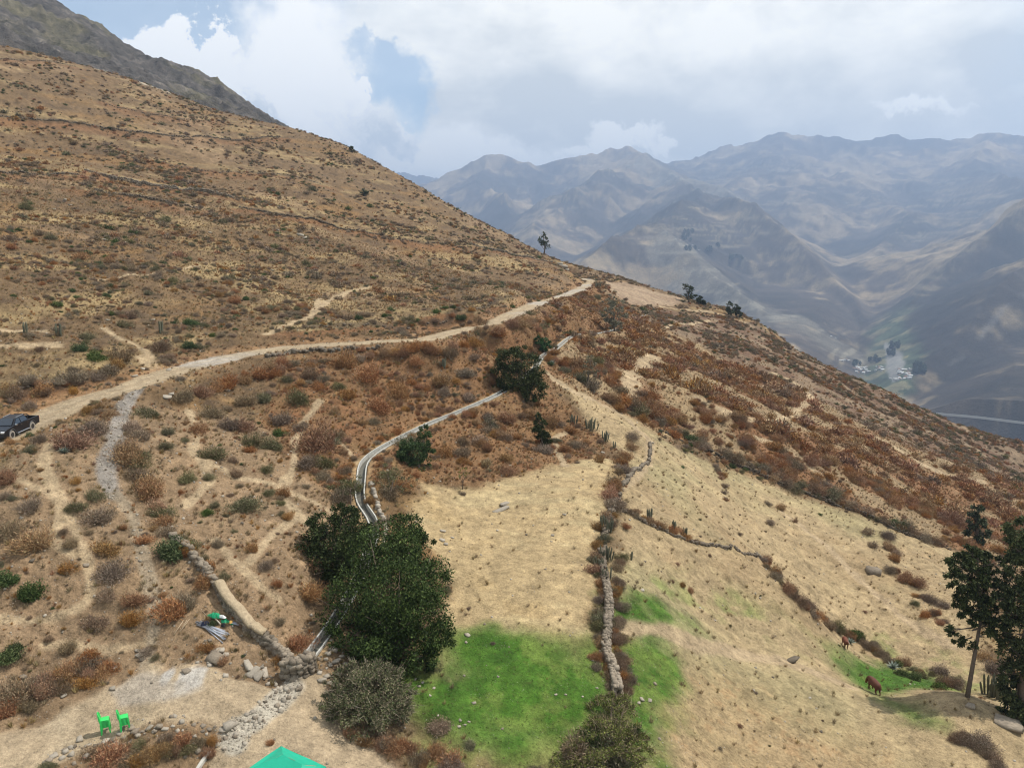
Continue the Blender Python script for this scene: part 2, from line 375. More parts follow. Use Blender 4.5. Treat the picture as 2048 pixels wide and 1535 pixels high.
# behind the left crest the ground keeps falling away
el_ = Z / rho; kc = np.argmax(np.where(rho < 420, el_, -9), axis=0); rc = RR[kc][None, :]
Z -= .35 * np.clip(rho - rc - 18, 0, None) * sstep(-R(10), -R(17), np.broadcast_to(AZ[None, :], Z.shape))
# ---------------------------------------------------------------- masks and base colours
def trail(px, w, amp=.5, s=0, sub=5):
    P = line(px, sub); D, S, T = pd(Gx, Gy, P, w + 2.5); D = D + amp * w * fbm(Gx, Gy, 3, 3, s)
    return 1 - sstep(w * .6, w * 1.25, D), P
m_road = 1 - sstep(1.9, 2.7, D_road + .5 * fbm(Gx, Gy, 2.5, 3, 4))
m_gravel, L_gravel = trail([(275, 780), (250, 812), (236, 850), (228, 890), (214, 925), (214, 962), (226, 988)], .8, .4, 6)
m_g2, _ = trail([(232, 985), (262, 1025), (274, 1065), (286, 1110), (302, 1165), (310, 1230), (303, 1280), (290, 1330)], .5, .5, 7)
TR = [([(0, 1238), (60, 1240), (110, 1232), (160, 1212), (182, 1180), (172, 1120), (150, 1060), (112, 985), (90, 930), (100, 890)], .42),
      ([(290, 1285), (210, 1300), (150, 1285), (90, 1290)], .4), ([(377, 820), (398, 870), (385, 900), (420, 960), (370, 1010)], .45),
      ([(640, 800), (612, 840), (590, 880), (588, 930), (565, 985), (600, 1030), (640, 1060)], .5), ([(530, 668), (600, 640), (622, 632), (650, 606), (690, 585), (740, 573)], .75),
      ([(622, 632), (632, 612), (640, 596)], .5), ([(-20, 690), (110, 690)], .8), ([(-20, 655), (90, 662)], .6), ([(285, 715), (300, 735), (330, 748)], .7), ([(205, 655), (290, 700), (330, 745)], .5),
      ([(1310, 712), (1275, 740), (1258, 770), (1245, 800)], 2.0), ([(1095, 745), (1150, 785), (1230, 822), (1300, 880)], .8),
      ([(1300, 880), (1296, 925), (1270, 950), (1235, 985)], .6), ([(1400, 800), (1480, 835), (1550, 838), (1600, 815), (1622, 792), (1590, 765), (1545, 745)], 1.2),
      ([(1245, 1255), (1330, 1262), (1400, 1288), (1500, 1312), (1620, 1340), (1700, 1372)], .9), ([(1560, 1020), (1640, 1080), (1700, 1140), (1800, 1230), (1900, 1290)], .8),
      ([(1320, 612), (1420, 622), (1500, 650)], 1.0), ([(1330, 655), (1420, 640)], .8), ([(200, 560), (300, 548), (400, 530)], .35), ([(430, 1080), (470, 1120), (520, 1170), (560, 1200)], .4),
      ([(520, 960), (640, 1010), (700, 1060)], .35), ([(1130, 930), (1110, 880), (1140, 860)], .5), ([(640, 870), (700, 905), (720, 940)], .4), ([(1500, 870), (1560, 890), (1640, 950)], .9), ([(1750, 870), (1850, 930), (1960, 960)], 1.2),
      ([(380, 900), (450, 940), (520, 960)], .4), ([(40, 960), (120, 1010), (110, 1080), (150, 1110)], .35), ([(500, 1120), (560, 1060), (600, 1030)], .4)]
m_trail = np.zeros(Z.shape)
for i, (px, w) in enumerate(TR): m_trail = np.maximum(m_trail, trail(px, w, .7, 20 + i)[0])
m_rub, L_rub = trail([(585, 1372), (552, 1400), (515, 1430), (480, 1455), (464, 1478), (472, 1492)], .75, .6, 9)
def zone(px, soft, amp, nsc=6, s=0): return spoly(Gx, Gy, [hit(*p) for p in px], soft, amp, nsc, s)
z_g1 = zone([(900, 1268), (960, 1262), (1040, 1262), (1110, 1290), (1150, 1330), (1195, 1300), (1215, 1400), (1200, 1450), (1150, 1520), (1050, 1512), (940, 1475), (850, 1445), (815, 1370), (880, 1330)], 1.7, 2.4, 4, 1)
z_g1b = zone([(800, 1340), (900, 1250), (1200, 1290), (1235, 1420), (1180, 1560), (850, 1560), (790, 1450)], 1.0, 2.0, 4, 2)
z_g2 = zone([(1236, 1205), (1262, 1245), (1290, 1285), (1345, 1320), (1372, 1370), (1345, 1430), (1300, 1540), (1250, 1540), (1235, 1380)], 1.6, 2.4, 3, 3)
z_g3 = zone([(1240, 1215), (1300, 1208), (1375, 1235), (1350, 1258), (1290, 1250)], 2.0, 2.6, 3, 4)
z_g4 = zone([(1260, 1140), (1400, 1135), (1490, 1190), (1580, 1230), (1620, 1270), (1480, 1250), (1330, 1200)], 3, 4, 5, 5)
z_g5 = zone([(1670, 1335), (1760, 1325), (1850, 1348), (1900, 1375), (1800, 1385), (1790, 1395), (1860, 1440), (1830, 1440), (1760, 1400)], 2.2, 2.6, 4, 6)
z_g6 = zone([(1760, 1270), (1850, 1290), (1960, 1350), (1960, 1380), (1880, 1370), (1800, 1320)], 2.5, 3, 5, 7)
z_f1 = spoly(Gx, Gy, wF1, .8, 1.5, 5, 8)
z_f2 = zone([(1130, 775), (1200, 800), (1270, 835), (1340, 882), (1500, 948), (1700, 1030), (1900, 1100), (1940, 1200), (1925, 1310), (2100, 1390), (2200, 1600), (1300, 1600), (1240, 1500), (1230, 1200), (1235, 1030), (1260, 930), (1180, 850)], 1.5, 3, 9, 9)
z_rust = zone([(1290, 635), (1400, 690), (1600, 780), (1800, 885), (2060, 985), (2200, 1200), (1960, 1110), (1720, 1015), (1500, 935), (1330, 860), (1130, 765), (1100, 700), (1190, 640)], 2, 5, 12, 10)
z_dark = zone([(1305, 612), (1500, 642), (1700, 752), (2060, 888), (2300, 985), (2060, 985), (1800, 885), (1600, 780), (1400, 690), (1290, 635)], 2, 4, 12, 11)
z_plough = zone([(1192, 557), (1250, 564), (1375, 601), (1340, 611), (1262, 607), (1225, 585)], 1.5, 1.0, 9, 12)
z_mid = zone([(560, 715), (750, 700), (900, 680), (1050, 630), (1180, 570), (1290, 635), (1100, 690), (1130, 765), (1240, 905), (1130, 930), (950, 975), (870, 960), (740, 1000), (640, 950), (520, 830)], 2, 5, 10, 13)
z_fore = zone([(0, 900), (90, 870), (300, 800), (520, 830), (640, 950), (740, 1000), (700, 1200), (600, 1330), (300, 1330), (0, 1450), (-300, 1300)], 2, 3, 8, 14)
N4 = fbm(Gx, Gy, .5, 3, 35, .6)
N1 = fbm(Gx, Gy, 14, 5, 31, .6); N2 = fbm(Gx, Gy, 3.2, 5, 32, .62); N3 = fbm(Gx, Gy, .9, 4, 33, .6)
NB = fbm(Gy * .35 + Gx * .12, Z * 3.6, 9, 5, 34, .6)   # bands that follow the contour
def C(*c): return np.array(c, np.float32)
def lay(col, c, m): return col * (1 - m[..., None]) + C(*c) * m[..., None]
col = np.zeros(Z.shape + (3,), np.float32) + C(.145, .094, .050)
col = lay(col, (.265, .19, .095), sstep(.05, .5, NB + .4 * N1 + .25 * N2))          # straw
col = lay(col, (.19, .112, .048), sstep(.12, .42, fbm(Gy * .3 + Gx * .1, Z * 3.2, 12, 5, 36, .6) + .2 * N2) * .9)   # rust strips
col = lay(col, (.105, .072, .045), sstep(.12, .55, -N2 * .8 - .5 * NB - .3 * N3) * .8)     # dark litter
for P, h in TL:
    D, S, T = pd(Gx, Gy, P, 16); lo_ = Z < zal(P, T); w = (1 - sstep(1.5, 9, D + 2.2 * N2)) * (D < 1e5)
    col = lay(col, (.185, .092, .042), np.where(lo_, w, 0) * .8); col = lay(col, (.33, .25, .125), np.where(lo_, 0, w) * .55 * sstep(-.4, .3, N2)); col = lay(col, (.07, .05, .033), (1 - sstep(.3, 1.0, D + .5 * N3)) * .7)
far_hill = sstep(230, 330, rho) * sstep(0, 60, -Gx + 40)
col = lay(col, (.165, .115, .07), far_hill * .30)
col = lay(col, (.25, .172, .102), z_fore * .85); col = lay(col, (.155, .10, .058), z_fore * sstep(.0, .5, N1 + N2 * .6) * .55)
col = lay(col, (.20, .11, .052), z_mid * .8); col = lay(col, (.17, .082, .04), z_mid * sstep(-.1, .35, N2 + .4 * N1) * .7); col = lay(col, (.28, .19, .085), z_mid * sstep(.1, .4, N1 - .4 * N2) * .6)
hillside_bare = sstep(.22, .5, fbm(Gx, Gy, 22, 4, 40) + .25 * N2); col = lay(col, (.25, .17, .10), hillside_bare * .5 * (1 - z_mid))
col = lay(col, (.265, .19, .108), z_rust * .85)
rustm = sstep(-.24, .20, fbm(Gx, Gy, 7.5, 4, 41, .55) + .25 * N2); col = lay(col, (.19, .094, .044), z_rust * rustm * .85)
col = lay(col, (.20, .145, .095), z_dark * .8); col = lay(col, (.125, .072, .045), z_dark * sstep(-.25, .1, fbm(Gx, Gy, 5.5, 4, 42) + .2 * N2) * .8)
col = lay(col, (.345, .258, .145), z_f2 * .95)
col = lay(col, (.255, .18, .098), z_f2 * sstep(-.1, .4, N1 * .7 + N2 * .6) * .7); col = lay(col, (.26, .235, .12), z_f2 * sstep(.05, .5, fbm(Gx, Gy, 20, 4, 43)) * .5)
z_oc = zone([(1300, 1340), (1600, 1400), (1800, 1500), (1900, 1600), (1300, 1600), (1330, 1440)], 3, 4, 8, 15)
col = lay(col, (.30, .21, .11), z_oc * .5); col = lay(col, (.24, .15, .075), z_oc * sstep(.12, .4, N3 + .3 * N2) * .6)
col = lay(col, (.37, .275, .148), z_f1 * .95); col = lay(col, (.29, .205, .10), z_f1 * sstep(.05, .45, N1 * .5 + N2 * .7) * .55); col = lay(col, (.41, .325, .18), z_f1 * sstep(.1, .4, fbm(Gx, Gy * 2.5, 6, 4, 44)) * .5)
for zg, a in ((z_g6, .8), (z_g4, .75)): col = lay(col, (.155, .19, .055), zg * sstep(-.35, .25, N2 + .5 * N1) * a)
col = lay(col, (.15, .175, .05), z_g1b * .72 * sstep(-.6, .2, N2))
for zg in (z_g1, z_g2, z_g3, z_g5): col = lay(col, (.046, .122, .011), zg * sstep(-1.3, -.6, N2 + .6 * N1 + .4 * N3) * .95); col = lay(col, (.15, .165, .045), zg * sstep(-.05, .35, N2 - .4 * N1 + .5 * N3) * .42); col = lay(col, (.032, .082, .010), zg * sstep(.1, .5, fbm(Gx, Gy, 2.0, 4, 45)) * .6)
col = lay(col, (.30, .22, .145), z_plough); col = lay(col, (.24, .165, .11), z_plough * sstep(-.2, .2, fbm(Gx * .2, Gy, 9, 3, 46)) * .6)
col = lay(col, (.36, .27, .165), np.clip(m_trail * .95, 0, 1) * (1 - .9 * z_g1))
col = lay(col, (.36, .31, .235), trail([(205, 140), (250, 146), (300, 158), (330, 172)], 3.0, 1.0, 77)[0] * .8)
rb = sstep(1.6, 2.6, D_road) * (1 - sstep(3.5, 5.5, D_road + N2 * 1.5)); up_side = (S_road > 0)
col = lay(col, (.27, .16, .08), rb * np.where(up_side, .75, .35))
col = lay(col, (.25, .23, .205), m_gravel * .85); col = lay(col, (.30, .24, .165), m_g2 * .8)
col = lay(col, (.35, .27, .175), np.maximum(m_y1, m_y2) * .95)
cem = np.clip(sum(1 - sstep(r * .5, r, np.hypot(Gx - q[0], (Gy - q[1]) * .45) + .35 * r * N3) for q, r in ((hit(334, 1350), .5), (hit(372, 1358), .75), (hit(392, 1359), .6))), 0, 1)
col = lay(col, (.46, .44, .41), cem * .75)
col = lay(col, (.36, .32, .27), m_y1 * sstep(.1, .6, spoly(Gx, Gy, [hit(*p) for p in [(225, 1370), (300, 1350), (400, 1375), (330, 1400), (240, 1410)]], .9, 1.0)) * .6)
col = lay(col, (.39, .32, .22), m_y1 * sstep(.0, .5, fbm(Gx, Gy, 5, 4, 50)) * .6)
col = lay(col, (.40, .36, .29), m_rub * .9)
col = lay(col, (.34, .26, .165), m_road); col = lay(col, (.36, .335, .30), m_road * sstep(.0, .4, fbm(Gx, Gy, 12, 4, 51)) * .7); col = lay(col, (.40, .32, .215), m_road * np.exp(-((D_road - .85) / .35) ** 2) * .5)
col = lay(col, (.36, .25, .13), (1 - sstep(.6, 1.6, D_can + .5 * N2)) * .6)
col = col * np.clip(1 + (.30 * N3[..., None] + .16 * N2[..., None] + .22 * N4[..., None]) * (1 - .5 * np.maximum(m_road, np.maximum(m_y1, m_y2))[..., None]), .4, 1.7)
alpha = np.clip(.75 - .35 * z_f1 - .15 * z_f2 + .35 * z_oc - .5 * m_y1 - .5 * m_y2 - .35 * m_road + .5 * m_rub + .4 * m_gravel, .05, 1)
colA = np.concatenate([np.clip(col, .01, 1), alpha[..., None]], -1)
# normals of the whole sheet, then the sheet is cut into the ground, the road, the fields ...
dzr = np.gradient(Z, axis=0); dza = np.gradient(Z, axis=1); Tr = np.stack([np.gradient(Gx, axis=0), np.gradient(Gy, axis=0), dzr], -1); Ta = np.stack([np.gradient(Gx, axis=1), np.gradient(Gy, axis=1), dza], -1)
Nn = np.cross(Ta, Tr); Nn /= np.linalg.norm(Nn, axis=-1, keepdims=True) + 1e-9
Vall = np.stack([Gx, Gy, Z], -1).reshape(-1, 3); Call = colA.reshape(-1, 4); Nall = Nn.reshape(-1, 3)
ii, jj = np.meshgrid(np.arange(NR - 1), np.arange(NA - 1), indexing='ij'); base_i = (ii * NA + jj).ravel()
Q = np.stack([base_i, base_i + 1, base_i + NA + 1, base_i + NA], 1)
cls = np.zeros(Z.shape, int)
def setc(m, k):
    cls[m > .5] = k
setc(z_f1, 2); setc(np.maximum(z_g1, z_g1b * .0), 3); setc(np.maximum(z_g2, z_g3), 4); setc(z_g5, 5); setc(z_plough, 6); setc(m_trail, 7); setc(m_g2, 7)
setc(m_y1, 8); setc(m_y2, 8); setc(m_gravel, 9); setc(m_rub, 10); setc(m_road, 1)
cq = cls[:-1, :-1].ravel()
NAMES = {0: 'ground', 1: 'dirt_road', 2: 'dry_grass_field', 3: 'grass_field', 4: 'grass_field', 5: 'grass_field', 6: 'ploughed_field', 7: 'footpath', 8: 'dirt_yard', 9: 'gravel_path', 10: 'rubble_path'}
GROUND_LABEL = {0: 'dry brown hillside ground with straw coloured grass and bare earth', 1: 'pale unpaved dirt road running across the hillside past the black pickup', 2: 'flat straw yellow grass field behind the big dark tree', 3: 'bright green grass patch in the flat field right of the big tree', 4: 'green grass strip on the slope right of the long field wall', 5: 'bright green damp grass beside the grazing brown cow', 6: 'bare ploughed tan field at the ridge beyond the road bend', 7: 'narrow pale goat paths worn across the slopes', 8: 'bare pale dirt yard where the green chairs stand', 9: 'grey gravel path coming down from the road', 10: 'pale rubble strewn channel crossing the dirt yard'}
for k, nm in NAMES.items():
    q = Q[cq == k]
    if len(q) == 0: continue
    u, inv = np.unique(q, return_inverse=True)
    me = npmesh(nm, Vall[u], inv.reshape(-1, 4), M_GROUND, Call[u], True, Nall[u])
    tag(link(nm, me), GROUND_LABEL[k], kind='structure')
# ---------------------------------------------------------------- grey rocky mountain behind the left slope
def rbf_fit(P):
    A_ = P[:, :2] / 300.; n_ = len(A_); K = tps(A_, A_) + np.eye(n_) * 1e-3; Pm_ = np.hstack([np.ones((n_, 1)), A_])
    s_ = np.linalg.solve(np.block([[K, Pm_], [Pm_.T, np.zeros((3, 3))]]), np.concatenate([P[:, 2], np.zeros(3)]))
    def f(x, y):
        q = np.stack([x.ravel(), y.ravel()], 1) / 300.; return (tps(q, A_) @ s_[:n_] + s_[n_] + q @ s_[n_ + 1:]).reshape(x.shape)
    return f
gp = [W(-250, -130, 1050), W(0, -38, 1000), W(70, -2, 980), W(200, 52, 960), W(290, 112, 940), W(400, 155, 930), W(455, 176, 920), W(520, 222, 900), W(575, 258, 880), W(640, 305, 860), W(700, 345, 840),
      W(0, 60, 620), W(200, 150, 560), W(400, 230, 540), W(570, 275, 560), W(-250, 0, 640), W(100, 20, 800), W(300, 150, 760), W(480, 225, 740)]
for q in list(gp[:11]):
    h = q[:2] / np.linalg.norm(q[:2]); gp.append(np.array([q[0] + h[0] * 250, q[1] + h[1] * 250, q[2] - 60]))
fg = rbf_fit(np.array(gp)); az2 = np.radians(np.linspace(-48, -12, 330)); r2 = 430 * (1500 / 430.) ** np.linspace(0, 1, 240)
x2 = np.sin(az2)[None] * r2[:, None]; y2 = np.cos(az2)[None] * r2[:, None]
z2 = fg(x2, y2) + ridged(x2, y2, 120, 5, 60, .55) * 14 - 7 + ridged(x2, y2, 25, 4, 61, .6) * 9 - 4 - 80 * (1 - sstep(430, 540, np.hypot(x2, y2)))
def grid_obj(name, x, y, z, colr, mat, label):
    nr, na = x.shape; a, b = np.meshgrid(np.arange(nr - 1), np.arange(na - 1), indexing='ij'); i0 = (a * na + b).ravel()
    me = npmesh(name, np.stack([x, y, z], -1).reshape(-1, 3), np.stack([i0, i0 + 1, i0 + na + 1, i0 + na], 1), mat, colr.reshape(-1, colr.shape[-1]), True)
    return tag(link(name, me), label, kind='structure')
rk = fbm(x2, y2, 14, 5, 62, .65); rk2 = fbm(x2, y2, 60, 4, 63)
c2 = np.zeros(z2.shape + (3,), np.float32) + C(.075, .066, .058)
c2 = lay(c2, (.055, .05, .042), sstep(.05, .4, rk)); c2 = lay(c2, (.14, .122, .105), sstep(.15, .5, -rk + .2 * rk2)); c2 = lay(c2, (.12, .105, .05), sstep(.1, .5, rk2) * .5)
c2 = c2 * (1 + .7 * fbm(x2, y2, 6, 3, 65, .7)[..., None])
M_FAR = ground_mat('rock_and_scrub', 3.0, .25, .05)
grid_obj('mountain', x2, y2, z2, np.concatenate([c2, np.full(z2.shape + (1,), .6, np.float32)], -1), M_FAR, 'dark grey rocky mountain rising behind the brown slope')
# ---------------------------------------------------------------- far mountains: crests given as lines, flanks fall away from them
CREST = [
 ([(600, 340, 13000), (780, 352, 13000), (850, 352, 12500), (900, 372, 12000)], .42),
 ([(700, 420, 9500), (800, 380, 9300), (865, 358, 9300), (930, 326, 9300), (980, 315, 9300), (1050, 318, 9400), (1085, 332, 9400), (1130, 322, 9400), (1200, 306, 9400), (1275, 292, 9400), (1330, 318, 9600)], .50),
 ([(1330, 318, 10500), (1420, 300, 10300), (1500, 285, 10000), (1560, 268, 9800), (1620, 280, 9800), (1700, 276, 9800), (1800, 272, 9600), (1900, 270, 9400), (1980, 262, 9200), (2100, 270, 9000), (2400, 240, 8600)], .46),
 ([(1275, 292, 9400), (1300, 322, 8400), (1350, 352, 7700), (1420, 380, 7000), (1500, 415, 6400), (1570, 470, 5800)], .50),
 ([(1300, 322, 8400), (1220, 345, 7600), (1160, 380, 7000), (1120, 420, 6500), (1090, 470, 6000)], .50),
 ([(980, 318, 9300), (960, 360, 8300), (1010, 400, 7600), (1040, 440, 7200)], .5),
 ([(1350, 352, 7700), (1400, 388, 5800), (1470, 412, 5300), (1540, 458, 4900), (1610, 520, 4500), (1680, 590, 4050), (1730, 650, 3650), (1765, 700, 3350)], .58),
 ([(1400, 388, 5800), (1350, 410, 5200), (1295, 445, 4700), (1340, 490, 4300), (1400, 540, 3900), (1480, 590, 3600), (1560, 640, 3350), (1640, 690, 3150), (1700, 722, 3000)], .52),
 ([(1295, 445, 4700), (1240, 480, 4300), (1190, 530, 3900), (1150, 590, 3500)], .60),
 ([(1700, 300, 9700), (1680, 350, 8200), (1740, 390, 7200), (1800, 432, 6300), (1760, 480, 5600), (1720, 530, 5000)], .45),
 ([(1800, 432, 6300), (1850, 480, 5700), (1880, 530, 5200), (1850, 575, 4700)], .5),
 ([(1980, 262, 9200), (1960, 330, 7800), (1990, 370, 6800), (2048, 395, 5600)], .45),
 ([(2300, 330, 4200), (2150, 370, 4000), (2048, 418, 3900), (1980, 470, 3850), (1900, 528, 3750), (1840, 590, 3600), (1800, 645, 3400), (1785, 690, 3200)], .62),
 ([(2300, 330, 4200), (2500, 420, 3200), (2600, 560, 2400), (2500, 700, 1900)], .42),
 ([(2150, 480, 3200), (2048, 560, 2900), (1960, 650, 2650), (1880, 720, 2500), (1820, 770, 2400)], .45),
]
VAL = np.array([W(1850, 575, 4900), W(1790, 640, 3900), W(1775, 690, 3300), W(1780, 730, 2900), W(1785, 778, 2450), W(1720, 830, 2250), W(1500, 900, 2100), W(1000, 900, 2000)])
naf, nrf = 620, 640
azf = np.radians(np.linspace(-20, 47, naf)); rf = 560 * (15500 / 560.) ** np.linspace(0, 1, nrf)
xf = np.sin(azf)[None] * rf[:, None]; yf = np.cos(azf)[None] * rf[:, None]
def far_h(xf, yf):
    wx = xf + fbm(xf, yf, 1400, 4, 70) * 260 + fbm(xf, yf, 400, 3, 72) * 60; wy = yf + fbm(xf, yf, 1400, 4, 71) * 260 + fbm(xf, yf, 400, 3, 73) * 60
    H = None
    dv, _, tv = pdist(xf, yf, VAL); zv = np.interp(tv, np.arange(len(VAL)), VAL[:, 2])
    for k, (cl, sl) in enumerate(CREST):
        P = np.array([W(*c) for c in cl]); P[:, 2] += 12
        near = P[:, 1].min() < 4600
        a = .35 if near else .8
        d, s, t = pdist(xf * (1 - a) + wx * a, yf * (1 - a) + wy * a, P)
        zc = np.interp(t, np.arange(len(P)), P[:, 2])
        h = zc - 1.08 * sl * d + (sl * .32) * d * np.clip(d / 2600, 0, 1)     # concave flanks
        H = h if H is None else np.maximum(H, h) + 14 * np.exp(-np.abs(H - h) / 30)
    H = H.astype(float)
    floor = zv + .45 * np.clip(dv - 80, 0, 240) + .06 * np.clip(dv - 320, 0, 4000)
    up = np.clip((H - floor) / 350, 0, 1)
    H = H + up * ((ridged(xf, yf, 900, 6, 74, .52) - .45) * 150 + (ridged(xf, yf, 260, 4, 75, .5) - .4) * 34)
    H = np.maximum(H, floor + fbm(xf, yf, 120, 3, 76) * 3)
    # ground right behind the near ridge falls into the valley
    rr_ = np.hypot(xf, yf); shed = -120 - .34 * (rr_ - 500); k = (xf < 1500) & (rr_ < 2600)
    H = np.where(k, np.minimum(np.maximum(H, shed), np.where(rr_ < 2200, np.maximum(shed, -470), H)), H)
    return H, dv, tv, floor
zf, dv, tv, fl = far_h(xf, yf)
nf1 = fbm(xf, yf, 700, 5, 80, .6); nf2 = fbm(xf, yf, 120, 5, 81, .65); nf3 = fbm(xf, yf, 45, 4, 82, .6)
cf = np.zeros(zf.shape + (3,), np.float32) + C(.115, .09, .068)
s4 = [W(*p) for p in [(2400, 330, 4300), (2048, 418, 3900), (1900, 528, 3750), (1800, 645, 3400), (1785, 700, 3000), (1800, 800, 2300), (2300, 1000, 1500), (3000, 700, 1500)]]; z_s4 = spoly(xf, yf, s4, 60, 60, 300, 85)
cf = lay(cf, (.065, .055, .042), sstep(-.15, .35, nf1 + .45 * nf2)); cf = lay(cf, (.42, .32, .19), sstep(.02, .40, -nf1 + .6 * nf2) * .8)  # dark scrub tone doubles as painted cloud shadow, tan as painted sunlight on spurs
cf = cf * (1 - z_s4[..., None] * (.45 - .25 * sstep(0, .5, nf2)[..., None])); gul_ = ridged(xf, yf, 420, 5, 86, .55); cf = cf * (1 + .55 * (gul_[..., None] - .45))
# terraced fields: thin level lines where the ground is gentle and farmed
farm = sstep(.05, .3, fbm(xf, yf, 600, 4, 83) + .1)
lines_ = sstep(.15, .3, fbm(xf * .05, zf * 1.6, 16, 3, 84)); cf = lay(cf, (.33, .27, .17), farm * lines_ * .55 * (1 - z_s4))
def fzone(px, soft, amp, nsc, s):
    P = [W(*p) for p in px]; return spoly(xf, yf, P, soft, amp, nsc, s)
slide = np.minimum(1, sum(1 - sstep(w * .5, w, pdist(xf, yf, [W(*p) for p in L_])[0] + nf2 * w * .9) for L_, w in (([(1335, 490, 4300), (1400, 540, 3850), (1470, 570, 3600), (1560, 625, 3350), (1640, 690, 3100), (1680, 725, 3000)], 170), ([(1290, 325, 8300), (1350, 360, 7600), (1440, 400, 6900)], 260))))
cf = lay(cf, (.30, .27, .205), slide * (.45 + .45 * lines_))
land = 1 - sstep(8, 28, pdist(xf, yf, [W(2048, 590, 2800), W(2000, 640, 2720), W(1960, 690, 2620), W(1900, 730, 2500)])[0] * 1.9 + nf3 * 22); cf = lay(cf, (.26, .24, .215), land * .45 * sstep(-.4, .3, nf2))
valley = 1 - sstep(45, 105, dv + nf2 * 60); valley = valley * sstep(1.2, 2.2, tv + nf1 * .2)
cell = _perm[(np.floor((xf + yf * .3) / 55).astype(int)) & 511, (np.floor((yf - xf * .2) / 80).astype(int)) & 511]
vc = np.where(cell[..., None] > .62, C(.10, .13, .07), np.where(cell[..., None] > .35, C(.05, .075, .035), C(.24, .22, .12)))
cf = cf * (1 - valley[..., None]) + vc * valley[..., None]
L_riv = np.array([W(1768, 712, 3050), W(1778, 728, 2900), W(1786, 742, 2780), W(1790, 756, 2620), W(1788, 776, 2450)])
dr = pdist(xf, yf, L_riv)[0]; tr = pdist(xf, yf, L_riv)[2]
m_riv = 1 - sstep(.7, 1.1, dr / np.interp(tr, [0, 1, 2, 3, 4], [5, 16, 30, 30, 6]) + nf3 * .3); cf = lay(cf, (.36, .35, .32), m_riv)
L_fr = np.array([W(1840, 818, 2020), W(1880, 826, 1950), W(1960, 833, 1900), W(2048, 845, 1830), W(2200, 862, 1750)])
cf = cf * .68 * (1 + .40 * nf3[..., None])
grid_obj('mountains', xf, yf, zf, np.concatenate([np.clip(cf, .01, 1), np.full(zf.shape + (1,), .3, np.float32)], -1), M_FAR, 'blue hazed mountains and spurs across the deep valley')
# ---------------------------------------------------------------- haze
def haze(dens=1.2e-4):
    x0, x1, y0, y1, z0, z1 = -11000, 13500, -300, 16500, -700, float(zf.max()) + 60
    V = [(x, y, z) for z in (z0, z1) for y in (y0, y1) for x in (x0, x1)]
    Fq = [(0, 2, 3, 1), (4, 5, 7, 6), (0, 1, 5, 4), (2, 6, 7, 3), (0, 4, 6, 2), (1, 3, 7, 5)]
    m = bpy.data.materials.new('haze'); m.use_nodes = True; n = m.node_tree; n.nodes.clear()
    pv = n.nodes.new('ShaderNodeVolumePrincipled'); pv.inputs['Color'].default_value = (.52, .69, 1.0, 1); pv.inputs['Density'].default_value = dens
    pv.inputs['Anisotropy'].default_value = .2
    o = n.nodes.new('ShaderNodeOutputMaterial'); n.links.new(pv.outputs[0], o.inputs['Volume'])
    tag(link('haze', npmesh('haze', V, Fq, m)), 'thin blue haze filling the valley air', kind='stuff')
if not globals().get('NOHAZE'): haze()
# ---------------------------------------------------------------- materials of things
def pmat(name, colr, rough=.8, metal=0, nsc=0, namt=.2, spec=.3, bump=0, rnd=0):
    m = bpy.data.materials.new(name); m.use_nodes = True; t = NT(m.node_tree); b = t.n['Principled BSDF']
    b.inputs['Roughness'].default_value = rough; b.inputs['Metallic'].default_value = metal; b.inputs['Specular IOR Level'].default_value = spec
    c = tuple(colr) + (1,)
    rgb = t.new('ShaderNodeRGB'); rgb.outputs[0].default_value = c; c = rgb.outputs[0]
    P = t.new('ShaderNodeTexCoord').outputs['Object']
    if nsc:
        n_ = t.noise(P, nsc, 5, .65); c = t.mix(1.0, c, t.v('SCALE', (1, 1, 1), t.mapr(n_, .25, .75, 1 - namt, 1 + namt, False)), 'MULTIPLY')
        if bump:
            bm = t.new('ShaderNodeBump'); bm.inputs['Strength'].default_value = .8; bm.inputs['Distance'].default_value = bump
            t.l.new(n_, bm.inputs['Height']); t.l.new(bm.outputs[0], b.inputs['Normal'])
    if rnd:
        r_ = t.new('ShaderNodeObjectInfo').outputs['Random']
        c = t.mix(1.0, c, t.v('SCALE', (1, 1, 1), t.mapr(r_, 0, 1, 1 - rnd, 1 + rnd, False)), 'MULTIPLY')
    t.put(b.inputs['Base Color'], c); return m
def leafmat(name, rough=.75, trans=0, spec=.25, rnd=.22):
    m = bpy.data.materials.new(name); m.use_nodes = True; t = NT(m.node_tree); b = t.n['Principled BSDF']
    b.inputs['Roughness'].default_value = rough; b.inputs['Specular IOR Level'].default_value = spec
    c = t.new('ShaderNodeAttribute', attribute_name='col').outputs['Color']
    r_ = t.new('ShaderNodeObjectInfo').outputs['Random']
    c = t.mix(1.0, c, t.v('SCALE', (1, 1, 1), t.mapr(r_, 0, 1, 1 - rnd, 1 + rnd, False)), 'MULTIPLY')
    hs = t.new('ShaderNodeHueSaturation'); t.put(hs.inputs['Color'], c)
    t.put(hs.inputs['Hue'], t.mapr(t.m('FRACT', t.m('MULTIPLY', r_, 7.3)), 0, 1, .487, .513, False)); t.put(hs.inputs['Saturation'], t.mapr(t.m('FRACT', t.m('MULTIPLY', r_, 13.7)), 0, 1, .8, 1.12, False))
    t.l.new(hs.outputs[0], b.inputs['Base Color'])
    if trans:
        tr = t.new('ShaderNodeBsdfTranslucent'); t.l.new(hs.outputs[0], tr.inputs[0]); mx = t.new('ShaderNodeMixShader'); mx.inputs[0].default_value = trans
        t.l.new(b.outputs[0], mx.inputs[1]); t.l.new(tr.outputs[0], mx.inputs[2]); t.l.new(mx.outputs[0], t.n['Material Output'].inputs[0])
    return m
